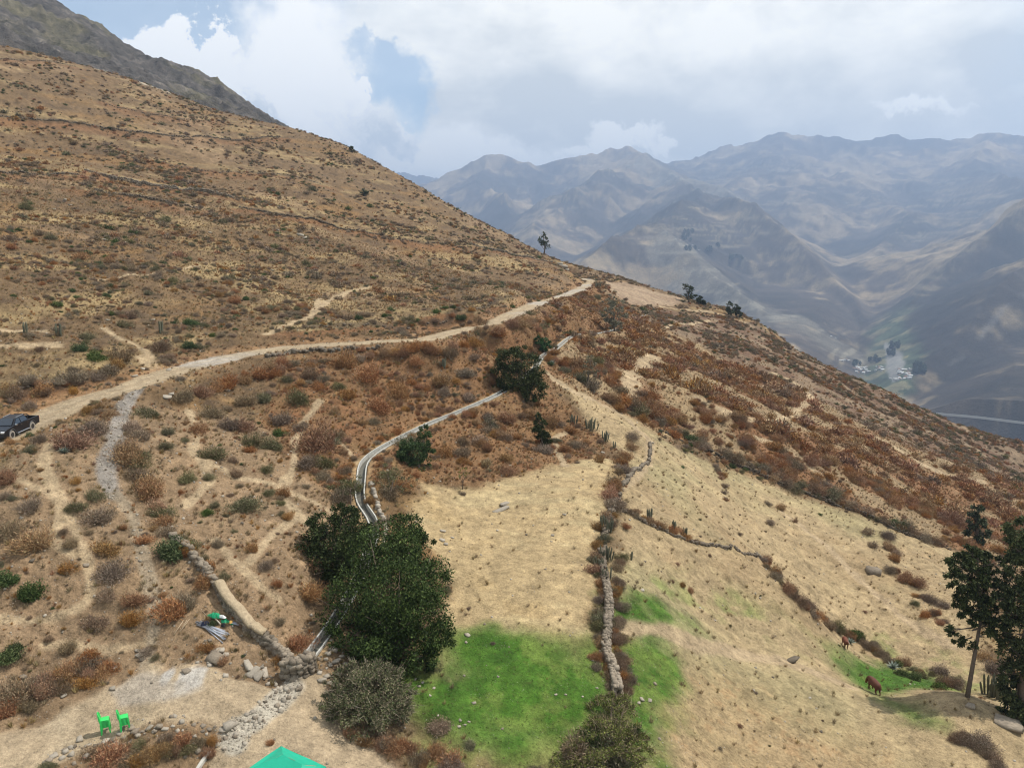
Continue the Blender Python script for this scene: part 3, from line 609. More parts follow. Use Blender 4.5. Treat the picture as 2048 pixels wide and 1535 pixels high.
M_DRY = leafmat('dry_twigs'); M_LEAF = leafmat('leaves', .65, .12, .12)
M_BARK = pmat('bark', (.13, .10, .075), .9, 0, 6, .3, .1, .03)
M_STONE = pmat('field_stone', (.20, .165, .125), .95, 0, 5, .35, .1, .04, .38)
M_DSTONE = pmat('dark_stone', (.13, .105, .078), .95, 0, 5, .35, .1, .04, .38)
M_PALE = pmat('pale_stone', (.32, .28, .225), .95, 0, 6, .25, .1, .03, .25)
M_CONC = pmat('concrete', (.43, .41, .36), .85, 0, 3, .22, .2, .01)
M_MUD = pmat('dried_mud', (.37, .29, .19), .95, 0, 4, .3, .1, .12)
# ---------------------------------------------------------------- plants
def blades(P, D, L, Wd, colr, rg, tip=.15):
    """thin leaf shaped faces: base at P, direction D, length L, width Wd -> quads"""
    n_ = len(P); side = np.cross(D, rg.normal(size=(n_, 3))); side /= np.linalg.norm(side, axis=1, keepdims=True) + 1e-9
    L = np.broadcast_to(L, (n_,))[:, None]; Wd = np.broadcast_to(Wd, (n_,))[:, None]
    m_ = P + D * L * .5; V = np.stack([P, m_ + side * Wd * .5, P + D * L, m_ - side * Wd * .5], 1)
    return V.reshape(-1, 3), np.arange(4 * n_).reshape(-1, 4), np.repeat(colr, 4, axis=0)
def unit(v): return v / (np.linalg.norm(v, axis=1, keepdims=True) + 1e-9)
def pick(pal, n_, rg, var=.25):
    pal = np.array(pal); c = pal[rg.integers(0, len(pal), n_)]; return c * (1 + var * (rg.random((n_, 1)) * 2 - 1))
def shrub_mesh(name, seed, n_, bl, bw, pal, kind='dry', flat_=.75, mat=None):
    rg = np.random.default_rng(seed); k = rg.integers(4, 8)
    u = unit(rg.normal(size=(n_, 3))); u[:, 2] = np.abs(u[:, 2])
    lob = unit(rg.normal(size=(k, 3))); lob[:, 2] = np.abs(lob[:, 2]); lr = .55 + .45 * rg.random(k)
    rad = np.max(np.exp(-3.2 * (1 - u @ lob.T)) * lr[None], axis=1) + .25
    rr = rad * np.clip(rg.random(n_) ** .5, .12, 1) * (1 + .16 * rg.normal(size=n_)); P = u * rr[:, None]; P[:, 2] *= flat_; P[:, 2] += rg.random(n_) * .04
    if kind == 'dry': D = unit(u * .8 + .8 * rg.normal(size=(n_, 3)) + np.array([0, 0, .4]))
    elif kind == 'tuft': 
        P = u * (rg.random((n_, 1)) * .25); P[:, 2] = 0; D = unit(u * .55 + .25 * rg.normal(size=(n_, 3)) + np.array([0, 0, 1.0]))
    else: D = unit(u * .4 + rg.normal(size=(n_, 3)))
    L = bl * (.6 + .8 * rg.random(n_)); c = pick(pal, n_, rg)
    V, Q_, cc = blades(P, D, L, bw * (.7 + .6 * rg.random(n_)), c, rg)
    V[:, 2] = np.maximum(V[:, 2], -.05)
    return npmesh(name, V, Q_, mat or M_DRY, cc)
PAL_DRY = [(.23, .165, .11), (.16, .11, .072), (.34, .26, .17), (.20, .135, .085), (.14, .115, .07), (.28, .19, .11)]
PAL_RUST = [(.31, .145, .055), (.24, .105, .04), (.40, .21, .08), (.19, .10, .05), (.29, .16, .075), (.40, .26, .12)]
PAL_OLIVE = [(.12, .12, .05), (.16, .15, .07), (.09, .10, .04), (.20, .165, .09), (.24, .18, .11)]
PAL_GREEN = [(.06, .09, .025), (.085, .12, .035), (.045, .07, .022), (.12, .14, .05)]
PAL_STRAW = [(.34, .25, .12), (.26, .18, .085), (.42, .32, .165), (.20, .13, .065), (.15, .10, .055)]
MESH = {}
for kd, pal, kk, mt in (('dry', PAL_DRY, 'dry', M_DRY), ('rust', PAL_RUST, 'dry', M_DRY), ('olive', PAL_OLIVE, 'dry', M_DRY), ('green', PAL_GREEN, 'leaf', M_LEAF)):
    MESH[kd] = [shrub_mesh(kd + '_shrub', 100 + i * 7 + len(kd), 4200, .17, .024 if kk == 'dry' else .05, pal, kk, (.62, .8, .7, .9, .65)[i], mt) for i in range(5)]
    MESH[kd + '_far'] = [shrub_mesh(kd + '_shrub_small', 200 + i * 7 + len(kd), 420, .30, .085, pal, kk, .75, mt) for i in range(4)]
MESH['tuft'] = [shrub_mesh('grass_tuft', 300 + i, 46, 1.0, .055, PAL_STRAW, 'tuft') for i in range(4)]
MESH['rtuft'] = [shrub_mesh('rust_tuft', 320 + i, 60, 1.0, .06, PAL_RUST, 'tuft') for i in range(3)]
MESH['gtuft'] = [shrub_mesh('green_tuft', 330 + i, 50, .9, .10, [(.10, .20, .03), (.08, .16, .025), (.16, .23, .05), (.20, .21, .08)], 'tuft', mat=M_LEAF) for i in range(3)]
def stone_mesh(name, seed, mat, sub=1, flat_=.7):
    rg = np.random.default_rng(seed)
    V = np.array([(x, y, z) for x in (-1, 1) for y in (-1, 1) for z in (-1, 1)], float) * .5 * (1 + .75 * (rg.random((8, 3)) - .5))
    Fq = [(0, 1, 3, 2), (4, 6, 7, 5), (0, 4, 5, 1), (2, 3, 7, 6), (0, 2, 6, 4), (1, 5, 7, 3)]
    ex = []; tr = []
    # cut corners: put a jittered point on each face so no face is flat
    for f in Fq:
        c = V[list(f)].mean(0) * (1.02 + .35 * rg.random()); ex.append(c); ci = 8 + len(ex) - 1
        for i in range(4): tr.append((f[i], f[(i + 1) % 4], ci))
    V = np.vstack([V, ex]); V[:, 2] *= flat_
    return npmesh(name, V, tr, mat)
STONES = [stone_mesh('stone', 400 + i, M_STONE, flat_=.75 if i % 2 else .95) for i in range(6)]
DSTONES = [stone_mesh('dark_stone', 440 + i, M_DSTONE) for i in range(5)]
PALES = [stone_mesh('pale_stone', 420 + i, M_PALE) for i in range(5)]
# ---------------------------------------------------------------- labels for plants and stones by the nearest thing one can find
LM = [(30, 850, 'the black pickup'), (225, 900, 'the grey gravel path'), (232, 1440, 'the stacked green chairs'), (435, 1235, 'the green tarp pile'), (355, 1215, 'the big rust bush by the poles'), (500, 1240, 'the mud capped wall'), (600, 1335, 'the stone pier at the canal end'),
      (690, 1080, 'the big dark tree, at its crown'), (760, 1330, 'the foot of the big dark tree'), (730, 1395, 'the large twiggy bush below the tree'), (860, 850, 'the straight part of the canal'), (725, 960, 'the bend of the canal'), (1040, 740, 'the bushy tree above the canal'), (1000, 640, 'the road where it climbs to the ridge'), (650, 690, 'the middle of the dirt road'),
      (400, 725, 'the road bank right of the pickup'), (1180, 560, 'the road bend at the ridge'), (1230, 640, 'the grey tree under the road bend'), (1085, 860, 'the small dark tree above the dry field'), (840, 890, 'the leafy bush beside the canal'), (1200, 1080, 'the cactus clump on the field wall'), (1225, 1320, 'the lower field wall'), (1215, 930, 'the upper end of the field wall'),
      (1290, 1040, 'the hedge line starting at the field wall'), (1500, 930, 'the long diagonal wall'), (1800, 1060, 'the lower end of the long diagonal wall'), (1690, 1270, 'the brown and white calf'), (1745, 1365, 'the grazing brown cow'), (1940, 1250, 'the tall slim eucalyptus'), (1600, 1180, 'the shrub row across the straw slope'), (1745, 1140, 'the grey boulder on the straw slope'),
      (570, 1500, 'the green canopy roof'), (440, 1440, 'the rubble channel'), (200, 1340, 'the upper edge of the dirt yard'), (1280, 585, 'the ploughed field'), (1400, 640, 'the skyline trees'), (1600, 760, 'the dark scrub below the skyline'), (1260, 760, 'the tan clearing'), (1580, 810, 'the looping path on the rust slope'), (1000, 1010, 'the grey log in the dry field'),
      (300, 370, 'the long terrace wall'), (600, 430, 'the curved terrace wall'), (300, 255, 'the upper terrace'), (60, 345, 'the left end of the terrace'), (1050, 515, 'the wall near the white rock'), (650, 600, 'the goat path above the road'), (100, 680, 'the bare strip above the pickup'), (200, 560, 'the scrubby slope above the pickup'), (850, 600, 'the slope above the mid road'), (250, 1100, 'the stony footpath'),
      (60, 1190, 'the pair of dark green bushes at the left edge'), (540, 1050, 'the bare patch left of the canal'), (1850, 950, 'the lower rust slope'), (1270, 820, 'the bushy edge above the straw slope')]
LMx = np.array([(a, b) for a, b, _ in LM], float); USED = {}
def where_(x, y, z, head):
    px, py, dd = proj(x, y, z); d = np.hypot(LMx[:, 0] - px, LMx[:, 1] - py); o = np.argsort(d)
    for i in o[:3]:
        dx, dy = px - LMx[i, 0], py - LMx[i, 1]
        if d[i] < 14: rel = 'right at'
        elif abs(dx) > 1.6 * abs(dy): rel = 'left of' if dx < 0 else 'right of'
        elif abs(dy) > 1.6 * abs(dx): rel = 'above' if dy < 0 else 'below'
        else: rel = ('above and ' if dy < 0 else 'below and ') + ('left of' if dx < 0 else 'right of')
        near = 'close ' if d[i] < 45 else ''
        lab = f'{head}, {near}{rel} {LM[i][2]}'
        if lab not in USED and len(lab.split()) <= 16: USED[lab] = 1; return lab
    i, j = o[0], o[1]
    return ' '.join(f'{head} near {LM[i][2]}'.split()[:16])
# ---------------------------------------------------------------- shrubs seen one by one in the photograph: x, foot y, width in pixels, kind
S_ = [(141,905,98,'rust'),(187,872,62,'dry'),(176,828,36,'rust'),(214,835,42,'rust'),(304,835,72,'olive'),(262,862,50,'dry'),(277,880,56,'dry'),(262,932,76,'rust'),(277,962,52,'dry'),(296,1002,82,'rust'),(322,1042,60,'olive'),(334,1074,48,'dry'),(349,1126,74,'green'),(372,1106,44,'rust'),
 (390,868,50,'rust'),(334,872,36,'olive'),(330,902,40,'olive'),(424,920,60,'olive'),(465,925,28,'dry'),(505,896,56,'olive'),(545,900,60,'olive'),(461,862,45,'dry'),(491,864,52,'rust'),(562,852,50,'dry'),(555,872,30,'green'),(600,812,58,'olive'),(424,836,44,'dry'),(457,822,34,'dry'),(491,812,48,'dry'),(529,806,36,'olive'),
 (400,796,50,'rust'),(370,806,50,'dry'),(455,782,56,'rust'),(490,770,48,'rust'),(520,762,50,'rust'),(641,902,92,'rust'),(655,895,60,'olive'),(615,940,48,'dry'),(671,880,42,'dry'),(600,862,36,'dry'),(532,948,30,'olive'),(472,957,35,'dry'),(461,993,20,'dry'),(536,992,28,'olive'),(566,996,36,'rust'),(491,1026,66,'olive'),(431,1018,32,'olive'),(412,1030,30,'green'),(375,967,42,'olive'),(416,962,30,'olive'),(360,988,18,'rust'),
 (64,1030,58,'dry'),(79,886,35,'dry'),(82,944,18,'rust'),(11,972,62,'rust'),(150,1028,50,'olive'),(188,1004,46,'olive'),(199,1052,72,'dry'),(154,970,26,'rust'),(214,1112,68,'rust'),(142,1100,36,'dry'),(67,1112,90,'rust'),(20,1080,60,'dry'),(506,1105,36,'rust'),(225,1168,74,'dry'),(131,1152,48,'rust'),(60,1210,66,'green'),(15,1180,58,'green'),(12,1330,64,'green'),(35,1310,40,'green'),(139,1312,46,'dry'),(195,1266,68,'dry'),(262,1262,56,'rust'),(270,1218,50,'rust'),(215,1210,44,'dry'),(355,1245,92,'rust'),(370,1222,60,'dry'),(412,1182,56,'rust'),
 (142,1356,60,'rust'),(180,1346,56,'dry'),(218,1346,54,'rust'),(170,1380,50,'rust'),(120,1392,46,'dry'),(30,1412,92,'dry'),(94,1390,58,'rust'),(10,1440,60,'rust'),(60,1430,50,'dry'),(596,1302,66,'rust'),(618,1212,74,'rust'),(632,1150,52,'rust'),(533,1142,30,'dry'),(435,1096,32,'dry'),(559,1252,28,'dry'),(450,1160,30,'olive'),
 (225,1535,92,'rust'),(190,1520,50,'dry'),(311,1530,56,'rust'),(367,1500,60,'rust'),(335,1488,36,'dry'),(285,1500,40,'olive'),(420,1520,40,'rust'),(412,1308,42,'rust'),(385,1320,26,'rust'),(445,1335,36,'rust'),(552,1330,30,'rust'),(100,1540,50,'olive'),(543,1492,22,'rust'),
 (735,1452,160,'olive'),(672,1425,60,'green'),(800,1430,60,'olive'),(700,1380,70,'olive'),(770,1380,80,'olive'),(790,1512,52,'rust'),(765,1500,40,'rust'),(870,1515,50,'rust'),(905,1535,60,'rust'),(940,1500,40,'olive'),(880,1470,50,'dry'),(840,1535,50,'dry'),
 (1215,1468,90,'olive'),(1180,1500,80,'green'),(1240,1510,90,'olive'),(1150,1535,90,'dry'),(1220,1550,120,'olive'),(1270,1480,50,'green'),(1240,1420,60,'olive'),(1198,1256,50,'olive'),(1196,1234,34,'straw'),(1188,1320,30,'rust'),(1204,1300,34,'rust'),(1248,1330,36,'dry'),(1262,1368,34,'dry'),(1236,1290,30,'rust'),(1192,1342,30,'dry'),(1240,1250,26,'dry'),
 (1250,918,34,'rust'),(1262,900,30,'rust'),(1245,945,40,'dry'),(1232,970,44,'dry'),(1222,1000,44,'rust'),(1230,1020,48,'dry'),(1215,1040,36,'rust'),(1190,1125,42,'rust'),(1188,1148,40,'rust'),(1196,1100,34,'rust'),(1212,1085,30,'olive'),(1222,1190,34,'olive'),(1234,1170,30,'dry'),(1245,1120,26,'olive'),(1252,1060,24,'rust'),
 (700,990,60,'olive'),(680,1010,60,'dry'),(775,960,60,'olive'),(800,985,66,'rust'),(775,1000,50,'dry'),(740,1010,30,'rust'),(820,905,70,'olive'),(560,1000,24,'dry'),(860,905,30,'rust'),(890,915,46,'rust'),(925,912,40,'dry'),(960,890,50,'dry'),(1000,880,46,'rust'),(975,845,44,'dry'),(1010,850,60,'rust'),(1060,840,40,'rust'),(1100,850,44,'rust'),(1140,870,36,'rust'),(1180,905,26,'dry'),(1200,925,26,'rust'),(972,935,30,'straw'),(1010,925,34,'rust'),(1015,950,38,'rust'),(1130,905,40,'rust'),(1110,885,30,'olive'),(975,905,30,'rust'),(925,990,18,'dry'),
 (620,762,50,'dry'),(690,740,60,'rust'),(740,770,60,'rust'),(860,718,40,'rust'),(900,722,40,'dry'),(830,740,40,'rust'),(560,750,44,'rust'),(700,800,50,'rust'),(800,800,60,'rust'),(760,830,60,'rust'),(680,780,30,'olive'),(880,780,50,'rust'),(930,760,50,'dry'),(935,805,40,'dry'),(944,800,20,'green'),
 (1280,835,60,'olive'),(1265,820,50,'dry'),(1240,790,40,'dry'),(1300,800,40,'rust'),(1380,885,36,'green'),(1350,870,36,'dry'),(1320,850,32,'dry'),(1400,900,26,'dry'),(1465,925,44,'dry'),(1500,938,36,'dry'),(1535,945,36,'rust'),(1570,975,36,'dry'),(1660,1000,50,'olive'),(1640,990,36,'rust'),(1700,1018,36,'dry'),(1730,1030,36,'dry'),(1810,1068,70,'olive'),(1790,1055,40,'green'),(1850,1085,34,'dry'),(1870,1090,30,'dry'),
 (1430,935,20,'dry'),(1446,955,22,'rust'),(1448,975,22,'dry'),(1450,1000,16,'rust'),(1365,935,12,'green'),(1318,880,16,'dry'),(1560,1020,28,'rust'),(1535,1010,18,'dry'),(1590,1045,14,'rust'),(1640,1030,12,'green'),(1735,1070,26,'straw'),(1745,1095,24,'straw'),(1775,1100,34,'rust'),(1790,1125,34,'rust'),(1775,1075,30,'dry'),(1780,1148,30,'dry'),(1810,1160,34,'rust'),(1835,1175,34,'rust'),(1860,1205,34,'dry'),(1885,1215,34,'dry'),(1850,1235,30,'rust'),(1830,1210,22,'olive'),(1880,1250,24,'rust'),(1990,1350,50,'dry'),(1970,1320,36,'rust'),(2010,1340,40,'dry'),
 (1535,1125,30,'rust'),(1550,1150,32,'rust'),(1572,1178,34,'rust'),(1585,1195,30,'dry'),(1610,1218,34,'rust'),(1630,1235,36,'rust'),(1655,1255,36,'dry'),(1672,1262,44,'olive'),(1700,1272,40,'green'),(1720,1282,36,'green'),(1740,1300,36,'dry'),(1760,1312,36,'dry'),(1790,1330,30,'green'),(1300,1050,34,'rust'),(1320,1060,30,'rust'),(1345,1068,32,'rust'),(1370,1078,26,'rust'),(1270,1030,30,'rust'),(1365,1175,20,'rust'),(1380,1185,22,'rust'),(1345,1165,14,'dry'),(1460,1253,10,'olive'),(1540,1050,20,'dry'),(1880,1350,46,'dry'),(1910,1375,40,'dry'),(1870,1375,40,'green'),(1830,1360,30,'green'),(1800,1350,30,'green'),
 (1960,1500,60,'dry'),(1985,1525,44,'dry'),(1930,1480,30,'dry'),(1355,1130,14,'rust'),(1480,1455,14,'rust'),(1440,1500,14,'dry'),(1730,1225,10,'rust'),
 (30,800,50,'dry'),(90,790,46,'rust'),(150,775,56,'dry'),(215,750,60,'dry'),(190,720,44,'green'),(240,725,60,'dry'),(60,820,40,'dry'),(245,655,34,'olive'),(175,680,34,'olive'),(165,705,36,'green'),(320,705,40,'dry'),(295,590,24,'olive'),(330,700,30,'dry'),(330,445,26,'olive'),(290,580,26,'dry'),(50,420,34,'olive'),(410,655,22,'olive'),(870,650,22,'dry'),(730,385,14,'olive'),(592,325,12,'olive'),(850,385,12,'dry'),(700,300,8,'dry'),
 (1110,700,22,'olive'),(1160,765,50,'olive'),(1180,780,50,'dry'),(1190,730,40,'olive'),(1130,745,40,'olive'),(1095,650,26,'rust'),(1215,605,20,'olive'),(1195,598,20,'olive'),(1250,600,14,'dry')]
SIZE = [(16, 'small'), (34, 'mid sized'), (60, 'large'), (999, 'very large')]
KN = {'dry': ('dry_shrub', 'grey brown twiggy shrub'), 'rust': ('rust_shrub', 'rust brown dry shrub'), 'olive': ('olive_shrub', 'olive scrubby shrub'), 'green': ('green_shrub', 'dark green leafy shrub'), 'straw': ('straw_bush', 'straw yellow dry bush')}
GRP = {'dry': 'grey brown shrubs on the hillside', 'rust': 'rust brown shrubs on the hillside', 'olive': 'olive shrubs on the hillside', 'green': 'green shrubs on the hillside', 'straw': 'straw yellow bushes'}
MESH['straw'] = [shrub_mesh('straw_bush', 340 + i, 1200, .32, .045, PAL_STRAW, 'dry') for i in range(2)]
def put_shrub(x, y, z, r, kd, rg, tall=1.0, small=False):
    ms = MESH[kd + ('_far' if small else '')]; me = ms[rg.integers(0, len(ms))]
    o = link(KN[kd][0], me); o.location = (x, y, z - .12 * r); o.rotation_euler = (0, 0, rg.random() * 6.28); o.scale = (r, r * (.85 + .3 * rg.random()), r * tall * (.9 + .35 * rg.random()))
    dd = y * CT - z * ST; wpx = 2 * r / dd * F; sz = [s for t_, s in SIZE if wpx <= t_][0]
    tag(o, where_(x, y, z, f'{sz} {KN[kd][1]}'), 'shrub', GRP[kd]); return o
rgh = np.random.default_rng(91)
def hedge(px, step, w0, w1, kinds, jit=5):
    P = np.array(px, float)
    for i in range(len(P) - 1):
        L_ = np.hypot(*(P[i + 1] - P[i])); n_ = max(1, int(L_ / step))
        for k in range(n_):
            q = P[i] + (P[i + 1] - P[i]) * (k + rgh.random()) / n_ + rgh.normal(size=2) * jit; w = w0 + (w1 - w0) * rgh.random()
            S_.append((float(q[0]), float(q[1]), w, kinds[rgh.integers(0, len(kinds))]))
hedge([(1262, 885), (1238, 935), (1225, 990), (1218, 1020)], 15, 26, 46, ['rust', 'dry', 'rust'])
hedge([(1205, 1050), (1188, 1110), (1190, 1150), (1200, 1185)], 15, 26, 42, ['rust', 'dry', 'rust', 'olive'])
hedge([(1240, 1100), (1236, 1180), (1245, 1260), (1245, 1320), (1262, 1380)], 17, 22, 34, ['dry', 'olive', 'dry'], 4)
hedge([(1196, 1200), (1190, 1260), (1194, 1330)], 20, 24, 38, ['rust', 'dry', 'olive'], 3)
hedge([(1250, 815), (1330, 862), (1390, 885), (1450, 915), (1540, 950), (1600, 980), (1700, 1015), (1780, 1050), (1890, 1095)], 17, 20, 40, ['dry', 'rust', 'dry', 'olive'], 4)
hedge([(1250, 1025), (1300, 1048), (1350, 1070), (1395, 1082)], 12, 16, 28, ['rust', 'dry'], 3)
hedge([(1520, 1112), (1560, 1165), (1610, 1220), (1660, 1255), (1740, 1300), (1800, 1335), (1860, 1355), (1920, 1385)], 13, 22, 38, ['dry', 'rust', 'dry', 'olive'], 4)
hedge([(1775, 1080), (1800, 1150), (1850, 1215), (1890, 1255)], 15, 20, 32, ['dry', 'rust'], 6)
hedge([(1900, 1470), (1950, 1500), (2000, 1535)], 14, 26, 44, ['dry'], 6)
hedge([(1430, 930), (1450, 975), (1450, 1005)], 14, 14, 24, ['dry', 'rust'], 3)
hedge([(400, 792), (500, 758), (600, 735), (700, 722), (800, 716), (900, 708), (980, 688), (1080, 640)], 17, 24, 42, ['rust', 'rust', 'dry'], 5)
hedge([(0, 1410), (60, 1390), (130, 1365), (220, 1340)], 18, 36, 60, ['rust', 'dry'], 10)
hedge([(700, 1480), (780, 1510), (860, 1530), (930, 1545)], 22, 30, 50, ['rust', 'rust', 'dry'], 8)
hedge([(350, 1075), (390, 1115), (430, 1160)], 14, 26, 44, ['dry', 'olive', 'rust'], 6)
hedge([(250, 900), (280, 950), (300, 1000), (335, 1060)], 16, 34, 60, ['dry', 'rust', 'olive'], 8)
hedge([(0, 790), (80, 790), (160, 775), (240, 745)], 18, 26, 46, ['dry', 'rust'], 6)
hedge([(880, 910), (950, 890), (1020, 860), (1100, 860), (1180, 900)], 20, 24, 46, ['rust', 'rust', 'dry'], 12)
hedge([(230, 1535), (330, 1520), (420, 1500)], 18, 30, 50, ['rust', 'dry', 'olive'], 8)
hedge([(1206, 1190), (1204, 1290), (1214, 1340), (1226, 1385)], 13, 22, 38, ['rust', 'dry'], 4)
hedge([(1228, 1180), (1230, 1290), (1245, 1350), (1255, 1400)], 12, 24, 40, ['dry', 'rust', 'dry'], 4)
hedge([(1214, 1195), (1217, 1260), (1214, 1300), (1222, 1335)], 17, 16, 26, ['dry', 'rust', 'olive'], 3)
hedge([(1238, 985), (1225, 1030), (1214, 1070)], 12, 24, 38, ['rust', 'dry'], 5)
rg1 = np.random.default_rng(21); CNT = dict.fromkeys(KN, 0); TAKEN = []
for (X, Y, w, kd) in S_:
    p = hit(X, min(Y, 1600)); dd = p[1] * CT - p[2] * ST; r = w / F * dd * .5
    # the foot given is the near rim: move back half a radius
    h = p[:2] / np.linalg.norm(p[:2]); q = p[:2] + h * r * .6; z = float(gz(q[0], q[1]))
    put_shrub(q[0], q[1], z, r * 1.08, kd, rg1, small=w < 18); CNT[kd] += 1; TAKEN.append((q[0], q[1], r))
# ---------------------------------------------------------------- scattered shrubs
def at_mask(m_, x, y):
    a = np.arctan2(x, y); r = np.hypot(x, y)
    return interp2(m_, np.clip(np.log(r / RR[0]) / math.log(RR[-1] / RR[0]) * (NR - 1), 0, NR - 1), np.clip((a - AZ[0]) / (AZ[-1] - AZ[0]) * (NA - 1), 0, NA - 1))
nocov = np.maximum.reduce([m_road * 1.0, m_y1, m_y2, 1 - sstep(.7, 1.1, D_can), m_gravel * .9, m_trail * .97, m_rub, z_plough])
veg_h = np.clip(1 - np.maximum.reduce([z_f1, z_f2, z_g1b, z_g1, z_g2, z_g3, z_g5, nocov]), 0, 1)
dens = veg_h * (.16 + .24 * sstep(-.25, .35, N1)) 
dens = dens * (1 - z_mid) + z_mid * veg_h * .62
dens = dens * (1 - z_rust) + z_rust * veg_h * (.08 + .50 * rustm)
dens = dens * (1 - z_dark) + z_dark * veg_h * .46
dens = dens * (1 - z_fore) + z_fore * veg_h * .34
dens = dens + (z_f1 * .004 + z_f2 * .010) * (1 - nocov)
dens *= 1 - far_hill * .35
dens *= np.where(z_fore > .5, 1, .22 + 2.1 * sstep(-.12, .3, fbm(Gx, Gy, 9, 3, 90) + .3 * N2))
def scatter(n_, rmin, rmax, seed):
    rg = np.random.default_rng(seed); a = (rg.random(n_) * 2 - 1) * R(41); r = np.sqrt(rmin ** 2 + rg.random(n_) * (rmax ** 2 - rmin ** 2))
    return np.sin(a) * r, np.cos(a) * r, rg, R(82) / 2 * (rmax ** 2 - rmin ** 2)
N_ = 150000; sx, sy, rg2, area = scatter(N_, 26, 410, 5)
keep = rg2.random(N_) < at_mask(dens, sx, sy) * area / N_
sx, sy = sx[keep], sy[keep]; sz_ = at_mask(Z, sx, sy)
px, py, dd = proj(sx, sy, sz_); k = (px > -60) & (px < 2110) & (py < 1640); sx, sy, sz_, dd, px, py = sx[k], sy[k], sz_[k], dd[k], px[k], py[k]
# drop what the ridge hides
a_ = np.arctan2(sx, sy); ai_ = (a_ - AZ[0]) / (AZ[-1] - AZ[0]) * (NA - 1); hor = np.maximum.accumulate(Z / RR[:, None], axis=0)
rr_ = np.hypot(sx, sy); hr = at_mask(np.vstack([hor[:1], hor[:-1]]), sx, sy)
vis = (sz_ + 1.0) / rr_ > hr; sx, sy, sz_, dd = sx[vis], sy[vis], sz_[vis], dd[vis]
Tk = np.array(TAKEN); far_ok = np.ones(len(sx), bool)
for q in TAKEN: far_ok &= (np.hypot(sx - q[0], sy - q[1]) > q[2] * .9 + .2)
sx, sy, sz_, dd = sx[far_ok], sy[far_ok], sz_[far_ok], dd[far_ok]
n_ = len(sx); zm, zr, zd, zf_ = (at_mask(m_, sx, sy) for m_ in (z_mid, z_rust, z_dark, z_fore)); hb = at_mask(NB, sx, sy)
pr = np.clip(.20 + .45 * zm + .72 * zr + .05 * zd + .1 * zf_ + .5 * np.clip(hb, 0, 1), 0, .93); pg = np.where(zr > .5, .012, .045); po = .28 * (1 - zr * .8) * (1 - zm * .4)
u_ = rg2.random(n_); kind = np.where(u_ < pr, 1, np.where(u_ < pr + (1 - pr) * pg / .5, 3, np.where(u_ < pr + (1 - pr) * (po + pg), 2, 0)))
rad = (.22 + .55 * rg2.random(n_) ** 2.2) * (1 + .25 * zm + .35 * zr + .15 * zd); rad = rad * np.where(rg2.random(n_) < .10, 1.7, 1) * (1 + .35 * zr); rad = np.where(zf_ > .5, rad * .62, rad); rad = np.where(dd > 130, rad * 1.32, rad); rad = np.where(at_mask(z_f2 + z_f1, sx, sy) > .4, rad * .5, rad)
KS = ['dry', 'rust', 'olive', 'green']; app = rad / dd
LIM = {'dry': 285, 'rust': 285, 'olive': 220, 'green': 90}
done = np.zeros(n_, bool)
for k in range(4):
    idx = np.nonzero(kind == k)[0]; idx = idx[np.argsort(-app[idx])][:max(0, LIM[KS[k]] - CNT[KS[k]])]
    for i in idx: put_shrub(sx[i], sy[i], sz_[i], rad[i], KS[k], rg1, small=dd[i] > 150)
    done[idx] = True
# ---------------------------------------------------------------- uncountable cover through geometry nodes, taking its shapes from things that stand in the scene
def cover(name, srcs, x, y, z, s, idx, rg, label, tilt=.15, zs=None, mat=None):
    n_ = len(x); me = bpy.data.meshes.new(name); me.vertices.add(n_); me.vertices.foreach_set('co', np.stack([x, y, z], 1).astype(np.float32).ravel())
    def attr(nm, typ, key, dat): a = me.attributes.new(nm, typ, 'POINT'); a.data.foreach_set(key, np.ascontiguousarray(dat).ravel())
    attr('rot', 'FLOAT_VECTOR', 'vector', np.stack([rg.normal(size=n_) * tilt, rg.normal(size=n_) * tilt, rg.random(n_) * 6.283], 1).astype(np.float32))
    sc3 = np.stack([s, s, s * (zs if zs is not None else 1)], 1).astype(np.float32); attr('scl', 'FLOAT_VECTOR', 'vector', sc3); attr('pick', 'INT', 'value', idx.astype(np.int32))
    o = link(name, me); ng = bpy.data.node_groups.new(name, 'GeometryNodeTree')
    ng.interface.new_socket('Geometry', in_out='INPUT', socket_type='NodeSocketGeometry'); ng.interface.new_socket('Geometry', in_out='OUTPUT', socket_type='NodeSocketGeometry')
    t = NT(ng); gi = t.new('NodeGroupInput'); go = t.new('NodeGroupOutput'); ip = t.new('GeometryNodeInstanceOnPoints'); jn = t.new('GeometryNodeJoinGeometry')
    for so_ in reversed(srcs):
        oi = t.new('GeometryNodeObjectInfo'); oi.transform_space = 'ORIGINAL'; oi.inputs['Object'].default_value = so_
        g2 = t.new('GeometryNodeGeometryToInstance'); t.l.new(oi.outputs['Geometry'], g2.inputs[0]); t.l.new(g2.outputs[0], jn.inputs[0])
    def na(nm, typ): q = t.new('GeometryNodeInputNamedAttribute', data_type=typ); q.inputs[0].default_value = nm; return q.outputs[0]
    t.l.new(gi.outputs[0], ip.inputs['Points']); t.l.new(jn.outputs[0], ip.inputs['Instance']); ip.inputs['Pick Instance'].default_value = True
    t.l.new(na('pick', 'INT'), ip.inputs['Instance Index']); e2r = t.new('FunctionNodeEulerToRotation'); t.l.new(na('rot', 'FLOAT_VECTOR'), e2r.inputs[0]); t.l.new(e2r.outputs[0], ip.inputs['Rotation']); t.l.new(na('scl', 'FLOAT_VECTOR'), ip.inputs['Scale'])
    t.l.new(ip.outputs[0], go.inputs[0]); md = o.modifiers.new('cover', 'NODES'); md.node_group = ng
    return tag(o, label, kind='stuff')
def source(mesh): # an individual in the scene that carries this mesh
    for o in SC.objects:
        if o.type == 'MESH' and o.data == mesh: return o
    return None
_src = {}
